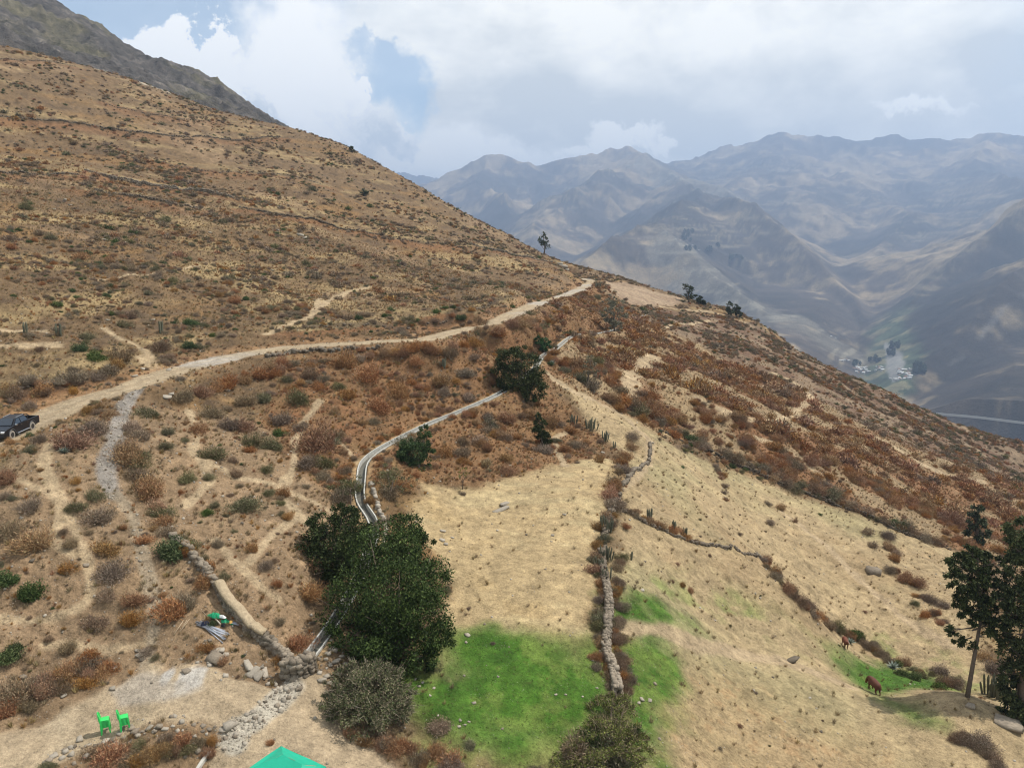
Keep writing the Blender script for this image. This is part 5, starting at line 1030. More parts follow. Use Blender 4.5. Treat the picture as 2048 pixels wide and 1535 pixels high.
# ---------------------------------------------------------------- rocks
rock(1747, 1145, 22, .8, name='boulder', label='grey boulder alone on the straw slope at the right', cat='boulder', group=None)
rock(1583, 1320, 28, .35, name='boulder', label='flat grey rock slab beside the pale path on the straw slope', cat='boulder', group=None, rz=.5)
rock(2010, 1447, 44, .35, name='boulder', label='flat pale grey rock slab near the right edge, under the eucalyptus', cat='boulder', group=None, rz=-.4)
rock(1940, 1412, 16, .4, name='boulder', label='small flat rock at the foot of the slim eucalyptus', cat='boulder', group=None)
rock(432, 1318, 26, .75, name='boulder', label='brown boulder in the dry grass left of the leaning slabs', cat='boulder', group=None); rock(428, 1304, 22, .6, True, label='pale rock right behind the brown boulder'); rock(444, 1300, 14, .6, True); rock(450, 1310, 12, .6, True)
for i, (X, Y, w, rz, lb) in enumerate(((498, 1332, 26, 2.3, 'leftmost of the four leaning stone slabs'), (506, 1345, 24, 1.1, 'second leaning stone slab from the left'), (516, 1350, 24, 1.3, 'third leaning stone slab from the left, palest'), (530, 1345, 26, 2.0, 'rightmost of the four leaning stone slabs'))):
    o = rock(X, Y, w, .35, True, 'stone_slab', lb, 'stone slab', None, rz, .6); o.rotation_euler = (.35, -.25, rz)
rock(112 * 2, 1376, 14, .5, True, label='white rock at the upper edge of the dirt yard'); rock(372, 1342, 16, .5, False)
rock(457, 1452, 22, .7, True, 'boulder', 'round cream boulder at the end of the rubble channel', 'boulder', None); rock(446, 1460, 14, .6, True); rock(470, 1448, 12, .6, True)
for X, Y, w in ((270,1463,17),(262,1456,12),(276,1470,12),(300,1455,13),(310,1462,10),(318,1453,16),(330,1458,12),(238,1466,12),(248,1474,10),(225,1478,12),(210,1482,14),(200,1488,10),(232,1484,9),(258,1484,9),(285,1462,8),(345,1452,9),(160,1478,16),(175,1490,12),(150,1492,9),(130,1500,12),(108,1512,14),(98,1520,12),(205,1326,14),(45,1354,14),(280,1310,14),(285,1318,12),(275,1300,10),(284,1304,9),(228,1335,12),(122,1345,12),(128,1390,12),(420,1250+30,9),(484,1270,7),(64,1120,9),(83,1115,8),(170,1130,9),(305,1236,7),(410,1503,12),(418,1458,10),(405,1462,8),(548,1478,6)):
    rock(X, Y, w, .6, (X * 7 + Y) % 3 == 0)
for X, Y, w in ((655,1308,12),(668,1300,14),(684,1312,10),(672,1322,16),(690,1326,12),(660,1330,10),(652,1318,8),(700,1316,10),(644,1360,14),(654,1352,12),(660,1365,10),(640,1345,10),(935,1270,8),(932,1284,6),(886,1062,10),(884,1080,10),(892,1088,9),(905,1075,7),(1128,1028,7),(1190,1035,0),(1105,1070,6),(1300,1400,8),(1284,1398,9),(1278,1405,7),(1260,1355,5),(1262,1345,5),(1240,1340,5),(830,1358,5),(845,1364,6),(838,1372,6),(860,1390,5),(868,1375,5),(948,1405,7),(920,1440,7),(918,1452,6),(930,1448,5),(876,1430,5),(938,1442,5),(1131,1388,5),(1112,1388,5),(1165,1392,5),(1194,1375,5),(1185,1320,4),(1025,1190,4),(1140,1270,4),(995,1060,5),(1305,885,6),(1205,905,7),(1400,1215,5),(1285,1180,7),(1200,1300,4),(990,845,5),(970,878,5),(1020,930,5),(775,940,6),(880,962,5),(868,955,5),(1430,1240,5),(1520,1195,5),(1620,1395,5),(545,1030,5),(530,1040,5),(305,640,8),(215,640,7),(355,650,7),(480,470,6),(420,465,6),(600,470,12),(608,476,9),(555,460,6),(545,540,5),(130,400,8),(140,410,7),(108,418,6),(210,480,9),(222,470,7),(250,485,6),(790,560,5),(285,738,10),(338,740,8),(268,752,10),(455,780,9),(335,795,14),(342,788,10)):
    if w: rock(X, Y, w * 1.1, .6, True)
rock(1002, 1020, 30, .22, True, 'fallen_log', 'grey weathered log heap lying in the dry field', 'log', None, .75, .35); o = rock(1010, 1008, 22, .3, True, 'fallen_log', 'second weathered log piece behind the grey one in the dry field', 'log', None, .9, .4)
rock(1247, 1338 - 316, 9, .9, False, 'boulder', 'dark brown stone at the left of the field wall top', 'boulder', None)
for X, Y, w, lb in ((1127, 534, 14, 'white rock outcrop left of the road bend, biggest piece'), (1120, 528, 9, 'white rock piece left on the outcrop by the road bend'), (1134, 540, 8, 'white rock piece at the right of the outcrop by the road bend')): rock(X, Y, w, .6, True, 'white_rock', lb, 'rock', 'white rocks near the road bend')
rock(172, 1130, 10, .6, False, 'boulder', 'small dark stone on the goat path at the left', 'boulder', None)
stones_cover('loose_stones', [o for o in SC.objects if o.name.startswith('rock')][:8], 90000, 26, 130, (.10 + .35 * z_fore + .5 * m_gravel + .2 * (1 - z_f1) * (1 - z_f2)) * (1 - .8 * m_road) * (1 - .6 * z_g1) * (1 - .8 * np.maximum(m_y1, m_y2)) + 9 * m_rub + 7 * m_gravel + 1 * m_g2 + 1.2 * np.exp(-((D_road - 2.8) / .8) ** 2), .05, .21, 41, 'loose grey stones and pebbles lying on the slopes')
dm_r = 16 * m_rub + 6 * (1 - sstep(.5, 1.3, pd(Gx, Gy, line([(120, 1518), (200, 1490), (262, 1466), (330, 1455), (400, 1462)], 4), 3)[0])) + 5 * (1 - sstep(.8, 2.0, pd(Gx, Gy, line([(640, 1300), (665, 1320), (700, 1318)], 4), 3)[0])) + 3 * (1 - sstep(.6, 1.4, pd(Gx, Gy, line([(480, 1290), (530, 1335), (560, 1352), (575, 1370)], 4), 3)[0])) + 2.5 * (1 - sstep(.5, 1.6, pd(Gx, Gy, line([(410, 1300), (440, 1320), (470, 1340)], 4), 3)[0]))
stones_cover('rubble', [o for o in SC.objects if o.name.startswith('rock')][8:16], 160000, 38, 60, dm_r, .07, .30, 43, 'broken pale rubble lying in the channel and along the yard edge')
# ---------------------------------------------------------------- cacti
M_CAC = pmat('cactus_skin', (.115, .115, .075), .8, 0, 6, .3)
def cactus_parts(seed, n, hmax, spread):
    rg = np.random.default_rng(seed); out = []
    for i in range(n):
        a = rg.random() * 6.28; r = spread * rg.random() ** .5; h = hmax * (.45 + .55 * rg.random()); x, y = r * math.cos(a), r * math.sin(a); mb = MB(); k = 10; V = []; Z4 = (-.1, .15, h * .5, h * .88, h)
        for z, rr in zip(Z4, (.05, .065, .07, .065, .02)):
            lx = x * (1 + .35 * z / h); ly = y * (1 + .35 * z / h)
            for q in range(k): w_ = rr * (1 if q % 2 else .74); V.append((lx + w_ * math.cos(6.2832 * q / k), ly + w_ * math.sin(6.2832 * q / k), z))
        mb.add(V, [(a_ * k + q, a_ * k + (q + 1) % k, (a_ + 1) * k + (q + 1) % k, (a_ + 1) * k + q) for a_ in range(4) for q in range(k)] + [tuple(4 * k + q for q in range(k))]); out.append(mb.mesh('stem', M_CAC))
    return out
CAC = [cactus_parts(1, 15, 1.35, .6), cactus_parts(2, 9, 1.2, .42), cactus_parts(3, 5, 1.1, .25)]
for i, (X, Y, sc_, v, lb) in enumerate(((1210, 1062, 1.15, 0, 'tall columnar cactus clump on the upper field wall'), (1203, 1045, .8, 2, 'smaller cactus just left of the tall clump on the field wall'), (1203, 1085, .8, 1, 'cactus among rust brush halfway down the field wall'), (1212, 1118, 1.0, 0, 'dense cactus clump beside the red brush of the field wall'), (1198, 1135, .9, 1, 'leaning cactus below the dense clump on the field wall'), (1216, 1158, 1.0, 1, 'lowest cactus of the field wall, above the bare stones'),
      (1148, 845, 1.25, 1, 'slender cactus highest on the bank above the dry field'), (1183, 858, 1.35, 0, 'wide cactus clump in the middle of the bank'), (1208, 880, 1.3, 1, 'cactus with one long stem right on the bank'), (1228, 895, 1.0, 2, 'small cactus lowest on the bank by the wall end'), (1301, 1042, 1.5, 2, 'single upright cactus with pale top on the hedge line'), (1349, 1062, 1.3, 2, 'thick cactus column on the hedge line'), (1369, 1070, 1.0, 2, 'thin cactus column at the end of the hedge line'), (1262, 1118, .8, 2, 'tiny cactus on the green slope right of the field wall'),
      (1529, 942, 1.2, 2, 'cactus column poking from the long diagonal wall'), (1985, 1392, 1.7, 0, 'backlit cactus clump at the foot of the wide eucalyptus'), (2003, 1398, 1.6, 0, 'second backlit cactus clump beside the wide eucalyptus'), (118 * 1, 670, 1.6, 2, 'thin tall cactus on the slope above the pickup'), (320, 665, 1.8, 2, 'tall cactus post on the slope above the road, left'), (50, 665, 1.4, 2, 'cactus post at the left end of the bare strip'), (890, 735, 1.5, 2, 'pointed cactus on the bank above the canal'), (1195, 575, 2.2, 1, 'grey agave like cactus by the road bend'))):
    p = gpt(X, Y); e = empty('columnar_cactus', p, i * 1.3, lb, 'cactus', 'columnar cacti'); e.scale = (sc_,) * 3
    for me in CAC[v]: link('stem', me, e)
for i, (X, Y, s, lb) in enumerate(((1220, 592, 1.6, 'blue grey agave rosette under the road bend'), (1205, 605, 1.3, 'second grey agave left of the airy tree'), (128, 905, .9, 'pale agave rosette inside the dark bush below the pickup'), (1104, 728, 1.4, 'agave rosette on the canal edge right of the bushy tree'), (1300, 700 - 5, 1.2, 'agave on the tan clearing edge'), (290, 955, .8, 'grey agave by the gravel path shrubs'), (1700, 1285, 1.0, 'spiky agave beside the calf'), (1786, 1335, 1.2, 'spiky agave on the bank above the grazing cow'))):
    p = gpt(X, Y); rg = np.random.default_rng(i); mb = MB()
    for k in range(22):
        a = k * 2.4; el = .2 + .9 * (k / 22); L = .75; d = Vector((math.cos(a) * math.cos(el), math.sin(a) * math.cos(el), math.sin(el))); sd_ = Vector((-math.sin(a), math.cos(a), 0)) * .07; mb.add([-sd_, sd_, d * L * .5 + sd_ * 1.1 + Vector((0, 0, .03)), d * L, d * L * .5 - sd_ * 1.1 + Vector((0, 0, .03))], [(0, 1, 2, 4), (4, 2, 3)])
    e = empty('agave', p, 0, lb, 'agave'); e.scale = (s,) * 3; mb.obj('leaf_rosette', pmat('agave_leaf', (.17, .20, .16), .6), e)
# ---------------------------------------------------------------- pickup
M_PAINT = pmat('black_paint', (.012, .012, .014), .28, .0, 0, .2, .5); M_GLASS = pmat('dark_glass', (.02, .03, .045), .08, 0, 0, .1, .8); M_TYRE = pmat('dusty_tyre', (.27, .24, .20), .95, 0, 9, .2); M_RIM = pmat('dark_rim', (.07, .065, .06), .5, .6)
M_CHROME = pmat('polished_metal', (.72, .72, .72), .25, 1); M_LAMP = pmat('headlight_glass', (.85, .87, .9), .1, 0, 0, .1, .8); M_RED = pmat('red_lens', (.35, .02, .015), .3); M_BLK = pmat('black_plastic', (.025, .025, .026), .7)
pf, pr_ = gpt(20, 876), gpt(60, 858); hd = math.atan2(pf[1] - pr_[1], pf[0] - pr_[0]); ctr = gpt(28, 866); ctr[2] = (pf[2] + pr_[2]) / 2 - .02
pitch_ = math.atan2(pf[2] - pr_[2], np.hypot(*(pf - pr_)[:2]))
tk = empty('pickup_truck', ctr, hd, 'black double cab pickup parked on the dirt road at the left edge', 'pickup truck'); tk.rotation_euler = (0, -pitch_, hd)
WX = (1.62, -1.48); wr = .40
def arc(cx, r, n=9): return [(cx + r * math.cos(math.pi * k / (n - 1)), .42 + r * math.sin(math.pi * k / (n - 1))) for k in range(n)]
prof = [(2.62, .42), (2.68, .62), (2.66, .92), (2.45, 1.04), (1.30, 1.17), (-2.62, 1.17), (-2.66, .95), (-2.62, .48)] + arc(WX[1], .50)[::-1] + [(.0, .40)] + arc(WX[0], .50)[::-1]
mb = MB(); mb.prism(prof, .74, .93); mb.prism(prof, -.93, -.74)
mb.prism([(2.60, .45), (2.66, .62), (2.64, .92), (2.43, 1.05), (1.30, 1.18), (-1.05, 1.18), (-1.05, .45)], -.745, .745); mb.box((-1.85, 0, .62), (1.62, 1.49, .16)); mb.box((-1.12, 0, .95), (.10, 1.48, .46))
mb.obj('body', M_PAINT, tk, False, .02)
mb = MB(); mb.box((-2.63, 0, .93), (.06, 1.48, .46)); mb.obj('tailgate', M_PAINT, tk, False, .01)
g = MB(); g.add([(1.32, -.84, 1.16), (1.32, .84, 1.16), (-1.08, .84, 1.16), (-1.08, -.84, 1.16), (.55, -.66, 1.70), (.55, .66, 1.70), (-.82, .66, 1.73), (-.82, -.66, 1.73)], [(0, 1, 2, 3), (4, 7, 6, 5), (0, 4, 5, 1), (1, 5, 6, 2), (2, 6, 7, 3), (3, 7, 4, 0)]); g.obj('cabin', M_PAINT, tk, False, .03)
def lerp3(a, b, t): return tuple(a[i] + (b[i] - a[i]) * t for i in range(3))
ws = MB(); ws.add([(1.315, -.74, 1.22), (1.315, .74, 1.22), (.625, .60, 1.68), (.625, -.60, 1.68)], [(0, 1, 2, 3)]); o = ws.obj('windshield', M_GLASS, tk); o.location = (.03, 0, .02)
for s in (-1, 1):
    for x0, x1, x2, x3 in ((1.02, .12, .12, .50), (.02, -.88, -.72, .02)):
        w = MB(); w.add([(x0, s * .845, 1.22), (x1, s * .845, 1.22), (x2, s * .70, 1.64), (x3, s * .70, 1.64)], [(0, 1, 2, 3) if s > 0 else (3, 2, 1, 0)]); o = w.obj('side_window', M_GLASS, tk); o.location = (0, s * .012, 0)
    m = MB(); m.box((1.05, s * 1.02, 1.22), (.12, .2, .16)); m.obj('mirror', M_CHROME, tk, False, .02)
    m = MB(); m.tube([(.98, s * 1.0, .40), (-.85, s * 1.0, .40)], .045, 8); m.obj('side_step', M_CHROME, tk)
    m = MB(); m.box((2.50, s * .72, .88), (.34, .36, .17)); m.obj('headlight', M_LAMP, tk, False, .03)
    m = MB(); m.box((-2.655, s * .83, .95), (.06, .17, .38)); m.obj('taillight', M_RED, tk)
    m = MB(); m.tube([(.35, s * .60, 1.74), (-.72, s * .60, 1.78)], .022, 6); m.obj('roof_rail', M_CHROME, tk)
    for hx in (.15, -.8): m = MB(); m.box((hx, s * .945, 1.02), (.16, .03, .035)); m.obj('door_handle', M_CHROME, tk)
    for wx in WX:
        w = MB(); w.tube([(wx, s * .66, .40), (wx, s * .93, .40)], wr, 24); wo = w.obj('wheel', M_TYRE, tk, False, .03); rmb = MB(); rmb.tube([(wx, s * .925, .40), (wx, s * .945, .40)], .23, 16)
        for k in range(6): a = k * math.pi / 3; rmb.box((wx + .13 * math.cos(a), s * .95, .40 + .13 * math.sin(a)), (.05, .02, .05))
        rmb.obj('rim', M_RIM, wo)
        fl_ = MB(); A_ = [(wx + .50 * math.cos(math.pi * k / 10), s * .95, .42 + .50 * math.sin(math.pi * k / 10)) for k in range(11)]; fl_.tube(A_, .035, 6); fl_.obj('wheel_arch', pmat('grey_plastic', (.10, .10, .10), .6), tk)
m = MB(); m.box((2.68, 0, .52), (.14, 1.7, .24)); m.obj('bumper', M_BLK, tk, False, .04); m = MB(); m.box((2.66, 0, .80), (.06, .85, .20)); m.obj('grille', M_CHROME, tk)
m = MB(); m.tube([(-1.25, -.70, 1.15), (-1.35, -.62, 1.62), (-1.35, .62, 1.62), (-1.25, .70, 1.15)], .035, 8); m.tube([(-1.35, .6, 1.6), (-1.9, .72, 1.18)], .03, 8); m.tube([(-1.35, -.6, 1.6), (-1.9, -.72, 1.18)], .03, 8); m.obj('roll_bar', M_BLK, tk)
# ---------------------------------------------------------------- plastic chairs, two stacks
M_CH = pmat('green_plastic', (.04, .55, .115), .35, 0, 0, .1, .5)
def chair_meshes():
    out = []; n = 20; top = []; 
    def se(a, rx, ry, p=.55): c, s = math.cos(a), math.sin(a); return (rx * abs(c) ** p * (1 if c > 0 else -1), ry * abs(s) ** p * (1 if s > 0 else -1))
    seat = MB(); V = []
    for z, k in ((.45, .93), (.448, 1.0), (.40, 1.03), (.40, .97), (.435, .9)): V += [(*se(2 * math.pi * i / n, .215 * k, .215 * k), z) for i in range(n)]
    seat.add(V, [tuple(range(n))] + [(r * n + i, r * n + (i + 1) % n, (r + 1) * n + (i + 1) % n, (r + 1) * n + i) for r in range(4) for i in range(n)]); out.append(('seat', seat.mesh('seat', M_CH, True)))
    b = MB() # backrest: tall rounded frame with slats, leaning back
    def bp(u, v): return (-.20 - .10 * v - .05 * (1 - u * u) * v, u * (.19 + .03 * math.sin(v * 3.14)), .44 + .42 * v)
    fr = [bp(-1, 0)] + [bp(-1, v) for v in (.25, .5, .75)] + [bp(-.85, .93), bp(-.5, 1.0), bp(0, 1.02), bp(.5, 1.0), bp(.85, .93)] + [bp(1, v) for v in (.75, .5, .25, 0)]; b.tube(fr, .02, 6)
    for u in (-.66, -.33, 0, .33, .66):
        P = [bp(u, v) for v in (0, .35, .7, .97)]; V = []
        for x, y, z in P: V += [(x - .006, y - .028, z), (x + .006, y - .028, z), (x + .006, y + .028, z), (x - .006, y + .028, z)]
        b.add(V, [(i * 4 + k, i * 4 + (k + 1) % 4, i * 4 + 4 + (k + 1) % 4, i * 4 + 4 + k) for i in range(3) for k in range(4)])
    out.append(('backrest', b.mesh('backrest', M_CH)))
    for sx_, sy_ in ((1, 1), (1, -1), (-1, 1), (-1, -1)):
        l = MB(); V = []
        for z, k, w in ((.42, 1, .042), (0, 1.22, .03)):
            cx, cy = sx_ * .185 * k, sy_ * .185 * k; V += [(cx - w, cy - w, z), (cx + w, cy - w, z), (cx + w, cy + w, z), (cx - w, cy + w, z)]
        l.add(V, [(0, 1, 5, 4), (1, 2, 6, 5), (2, 3, 7, 6), (3, 0, 4, 7), (0, 3, 2, 1), (4, 5, 6, 7)]); out.append(('leg', l.mesh('leg', M_CH)))
    return out
CHM = chair_meshes()
ORD = ['lowest', 'second from the ground', 'third from the ground', 'middle', 'fifth from the ground', 'second from the top', 'topmost']
for (X, Y, rz, st_) in ((213, 1462, .42, 'left'), (251, 1457, .50, 'right')):
    p = gpt(X, Y)
    for k in range(7):
        e = empty('plastic_chair', (p[0] - .006 * k, p[1], p[2] - .01 + .068 * k), rz, f'bright green plastic chair, {ORD[k]} of the {st_} stack on the dirt yard', 'chair', 'green plastic chairs in two stacks')
        for nm, me in CHM: link(nm, me, e)
# ---------------------------------------------------------------- green canopy at the bottom edge
M_TENT = pmat('green_tarpaulin', (.015, .36, .225), .55, 0, 3, .10, .3, .01)
dt = 30.0
while True:
    a1 = W(566, 1507, dt); gzt = float(gz(a1[0], a1[1]))
    if a1[2] - gzt < 2.6 or dt > 60: break
    dt += .1
a2 = W(604, 1517, dt - .8); mid = (a1 + a2) / 2; gzt = float(gz(mid[0], mid[1])); mid[2] = gzt; zt0 = a1[2]
hdg = math.atan2(a2[1] - a1[1], a2[0] - a1[0]); te = empty('canopy_tent', mid, hdg, 'bright green canopy roof peeking in at the bottom edge', 'tent'); hr_ = np.linalg.norm((a2 - a1)[:2]) / 2; zt = zt0 - gzt; ez = zt - .62
m = MB(); V = [(-hr_, 0, zt), (hr_, 0, zt - .04), (-hr_ - 1.35, -1.6, ez), (-hr_ - 1.35, 1.0, ez), (hr_ + .55, 1.1, ez), (hr_ + .9, -1.6, ez)]
N_g = 8
def quadpatch(A, B, Cc, Dd, mb):
    A, B, Cc, Dd = map(np.array, (A, B, Cc, Dd)); V = []
    for i in range(N_g + 1):
        for j in range(N_g + 1):
            u, v = i / N_g, j / N_g; p = (A * (1 - u) + B * u) * (1 - v) + (Dd * (1 - u) + Cc * u) * v; p[2] -= .10 * math.sin(math.pi * u) * math.sin(math.pi * v) + .015 * math.sin(9 * u + 5 * v); V.append(p)
    mb.add(V, [(i * (N_g + 1) + j, (i + 1) * (N_g + 1) + j, (i + 1) * (N_g + 1) + j + 1, i * (N_g + 1) + j + 1) for i in range(N_g) for j in range(N_g)])
for nm, fc in (('roof_panel', (0, 2, 5, 1)), ('roof_panel', (0, 1, 4, 3)), ('roof_panel', (0, 3, 2, 2)), ('roof_panel', (1, 5, 4, 4))):
    q = MB(); quadpatch(*[V[i] for i in fc], q); q.obj(nm, M_TENT, te, True)
for (x, y, z) in V[2:]:
    q = MB(); q.tube([(x * .97, y * .97, -.3), (x * .97, y * .97, z - .02)], .025, 6); q.obj('post', M_CHROME, te)
for a_i, b_i in ((2, 3), (3, 4), (4, 5), (5, 2)):
    A_, B_ = V[a_i], V[b_i]; q = MB(); q.add([A_, B_, (B_[0], B_[1], B_[2] - .22), (A_[0], A_[1], A_[2] - .22)], [(0, 1, 2, 3)]); q.obj('valance', M_TENT, te)
# ---------------------------------------------------------------- pile by the wall
def lump(name, X, Y, w, h, asp, colr, label, cat, rz=0, seed=1, lift=0, rough=.6, amp=.35):
    p = gpt(X, Y); d_ = depth(p); s = w / F * d_ / 2; rg = np.random.default_rng(seed); n, k = 26, 12; V = [(0, 0, h)]
    for j in range(1, k + 1):
        for i in range(n):
            a = 6.2832 * i / n; t = j / k; r = (1 + .22 * math.sin(2 * a + seed) + .12 * math.sin(5 * a + seed * 2)) * t; x, y = r * math.cos(a) * s, r * math.sin(a) * s * asp
            zz = h * (1 - t ** 2.5) * (1 + amp * float(fbm(np.array([x * 4 + seed]), np.array([y * 4.0]), .9, 3, seed)[0]) * 2) + .05 * abs(math.sin(7 * x / s + 3 * y / s + seed)) * (1 - t * t); V.append((x, y, max(zz, -.02)))
    mb = MB(); mb.add(V, [(0, 1 + i, 1 + (i + 1) % n) for i in range(n)] + [(1 + j * n + i, 1 + (j + 1) * n + i, 1 + (j + 1) * n + (i + 1) % n, 1 + j * n + (i + 1) % n) for j in range(k - 1) for i in range(n)])
    o = mb.obj(name, pmat(name + '_cloth', colr, rough, 0, 5, .12, .3), None, False); o.location = (p[0], p[1], p[2] + lift); o.rotation_euler = (0, 0, rz); tag(o, label, cat); return o
lump('tarp', 430, 1231, 30, .16, .62, (.012, .27, .12), 'crumpled green tarp, upper left piece of the pile by the mud capped wall', 'tarp', -.5, 1)
lump('tarp', 452, 1243, 36, .15, .42, (.012, .25, .11), 'green tarp piece at the right of the pile, under the white cloth', 'tarp', -.35, 2)
lump('cloth', 445, 1236, 17, .10, .5, (.70, .70, .68), 'white cloth folded on top of the green tarps', 'cloth', -.2, 3, .11)
lump('bag', 448, 1250, 15, .15, .6, (.012, .012, .014), 'black plastic bag at the lower side of the green tarps', 'bag', 0, 4, 0, .3)
lump('sack', 462, 1245, 9, .13, .7, (.60, .36, .10), 'small orange and cream sack at the right end of the green tarps', 'sack', 0, 5, .03)
lump('bag', 410, 1250, 16, .24, .8, (.010, .014, .035), 'dark blue bag lying on the metal poles', 'bag', 0, 6, .1, .35)
lump('scrap', 532, 1263, 6, .12, .9, (.85, .85, .85), 'tiny white cup on the ground right of the mud capped wall', 'scrap', 0, 7)  # small white lump, not identified further
M_POLE = pmat('steel_pole', (.34, .36, .40), .45, .5, 0, .1, .4); M_STICK = pmat('dry_stick', (.38, .29, .19), .85)
def stick(name, a, b, r, mat, label, cat, group, lift):
    pa, pb = gpt(*a), gpt(*b); pa[2] += lift; pb[2] += lift; m = MB(); d = pb - pa
    m.tube([(0, 0, 0), tuple(d)], r, 8); o = m.obj(name, mat, None, True); o.location = pa; tag(o, label, cat, group)
rg = random.Random(4)
ends = [(460, 1269), (458, 1267), (452, 1279), (449, 1281), (447, 1281), (446, 1286), (451, 1262), (455, 1272), (443, 1276), (440, 1270), (457, 1270), (450, 1274), (436, 1268)]
PL = ['reaching farthest right', 'second at the right tip', 'pointing lowest right', 'beside the lowest pointing one', 'in the lower fan', 'longest, pointing down', 'uppermost of the fan', 'in the upper fan', 'short one below the bag', 'shortest of the fan', 'under the right tip', 'middle of the fan', 'leftmost of the fan']
for i, e_ in enumerate(ends):
    stick('metal_pole', (390 + rg.random() * 14, 1242 + rg.random() * 9), e_, .03, M_POLE, f'grey metal pole under the dark blue bag, {PL[i]}', 'pole', 'grey metal poles fanned out on the ground', .04 + .022 * (i % 5))
for i, (a, b, q) in enumerate((((464, 1243), (489, 1251), 'upper'), ((462, 1245), (487, 1253), 'middle'), ((460, 1247), (483, 1254), 'lower'))): stick('metal_pole', a, b, .035, M_POLE, f'grey pole sticking out right of the green tarps, {q} one', 'pole', 'grey poles under the green tarps', .06 + .03 * i)
for i, (a, b, q) in enumerate((((367, 1240), (348, 1269), 'longest wooden stick left of the metal poles'), ((366, 1243), (353, 1262), 'second wooden stick, parallel to the longest'), ((379, 1238), (359, 1264), 'wooden stick right of the longest one'), ((374, 1240), (364, 1256), 'shortest wooden stick by the big rust bush'), ((405, 1222), (419, 1238), 'thin wooden stick left of the green tarp'))): stick('wooden_stick', a, b, .022, M_STICK, q, 'stick', 'wooden sticks by the poles', .05)
stick('white_pipe', (426, 1234), (441, 1250), .045, pmat('pale_pipe', (.50, .46, .36), .6), 'short cream pipe lying against the green tarps', 'pipe', None, .12)
# ---------------------------------------------------------------- cattle
def skin_body(name, pts_, edges, mats, parent, sub=2):
    me = bpy.data.meshes.new(name); me.from_pydata([p[:3] for p in pts_], edges, []); me.skin_vertices.new() if hasattr(me.skin_vertices, 'new') else None
    o = link(name, me, parent)
    sk = o.modifiers.new('skin', 'SKIN'); 
    if not me.skin_vertices: 
        bpy.context.view_layer.objects.active = o; bpy.context.view_layer.update()
    lay_ = me.skin_vertices[0]
    for i, p in enumerate(pts_): lay_.data[i].radius = (p[3], p[4] if len(p) > 4 else p[3]); lay_.data[i].use_root = (i == 0)
    sk.use_smooth_shade = True; ss = o.modifiers.new('sub', 'SUBSURF'); ss.levels = sub; ss.render_levels = sub; me.materials.append(mats); return o
def cow(X, Y, sc_, rz, colr, label, graze=True):
    p = gpt(X, Y); root = empty('cow', p, rz, label, 'cow', 'grazing cattle'); root.scale = (sc_,) * 3; mt = pmat('hide', colr, .75, 0, 2.5, .25)
    hx, hz = (1.42, .30) if graze else (1.35, 1.35)
    P = [(-.10, 0, 1.02, .34, .36), (-.62, 0, 1.06, .30, .32), (-.92, 0, 1.10, .20, .22), (.40, 0, 1.00, .33, .38), (.78, 0, 1.08, .22, .27), (1.10, 0, .88 if graze else 1.30, .15, .19), (1.28, 0, .58 if graze else 1.42, .13, .15), (hx, 0, hz, .10, .11), (hx + .10, 0, hz - .14, .075, .08)]
    E = [(0, 1), (1, 2), (0, 3), (3, 4), (4, 5), (5, 6), (6, 7), (7, 8)]
    for s in (-1, 1):
        b = len(P); P += [(-.72, s * .17, .80, .16), (-.62, s * .19, .56, .085), (-.80, s * .19, .36, .055), (-.76, s * .19, .06, .05)]; E += [(1, b), (b, b + 1), (b + 1, b + 2), (b + 2, b + 3)]
        b = len(P); P += [(.52, s * .17, .74, .13), (.55, s * .18, .42, .065), (.53, s * .18, .08, .05)]; E += [(3, b), (b, b + 1), (b + 1, b + 2)]
    skin_body('body', P, E, mt, root); return root, mt
c1, hide1 = cow(1690, 1294, .80, -1.75, (.13, .042, .020), 'small brown and white calf standing beside the shrub row', False)
m = MB(); m.tube([(-.1, .30, .95), (.15, .36, .72)], [.05, .16], 8); m.obj('white_patch', pmat('white_hide', (.75, .72, .66), .8), c1, True)
m = MB(); m.tube([(-1.0, 0, 1.15), (-1.10, 0, .85), (-1.08, 0, .55)], [.03, .02, .035], 6); m.obj('tail', hide1, c1)
c2_, hide2 = cow(1747, 1384, 1.0, 1.62, (.095, .034, .018), 'red brown cow grazing with its head down on the green strip', True)
m = MB(); m.tube([(-1.0, 0, 1.15), (-1.12, 0, .8), (-1.08, 0, .45)], [.03, .02, .035], 6); m.obj('tail', hide2, c2_)
for rt, hz, hx in ((c1, 1.48, 1.26), (c2_, .62, 1.24)):
    for s in (-1, 1): m = MB(); m.tube([(hx, s * .09, hz), (hx - .04, s * .24, hz + .03)], [.035, .015], 6); m.obj('ear', hide2, rt)
# ---------------------------------------------------------------- far valley: houses, trees, road
hf = np.maximum.accumulate(zf / rf[:, None], axis=0)
def fhit(X, Y, dmin=0):
    v = np.array([(X - 1024) / F, CT - (Y - 767) / F * ST, -(Y - 767) / F * CT - ST]); a = math.atan2(v[0], v[1]); s = v[2] / math.hypot(v[0], v[1])
    ai = (a - azf[0]) / (azf[-1] - azf[0]) * (naf - 1); a0 = int(np.clip(ai, 0, naf - 2)); fa = ai - a0; colz = zf[:, a0] * (1 - fa) + zf[:, a0 + 1] * fa; g_ = colz - s * rf; g_[rf < dmin] = -1
    k = np.nonzero(g_ >= 0)[0]
    if len(k) == 0: k = int(np.argmax(g_))
    else: k = max(1, int(k[0]))
    f_ = np.clip(g_[k - 1] / (g_[k - 1] - g_[k] + 1e-9), 0, 1); rr = rf[k - 1] + (rf[k] - rf[k - 1]) * f_; return np.array([math.sin(a) * rr, math.cos(a) * rr, colz[k - 1] * (1 - f_) + colz[k] * f_])
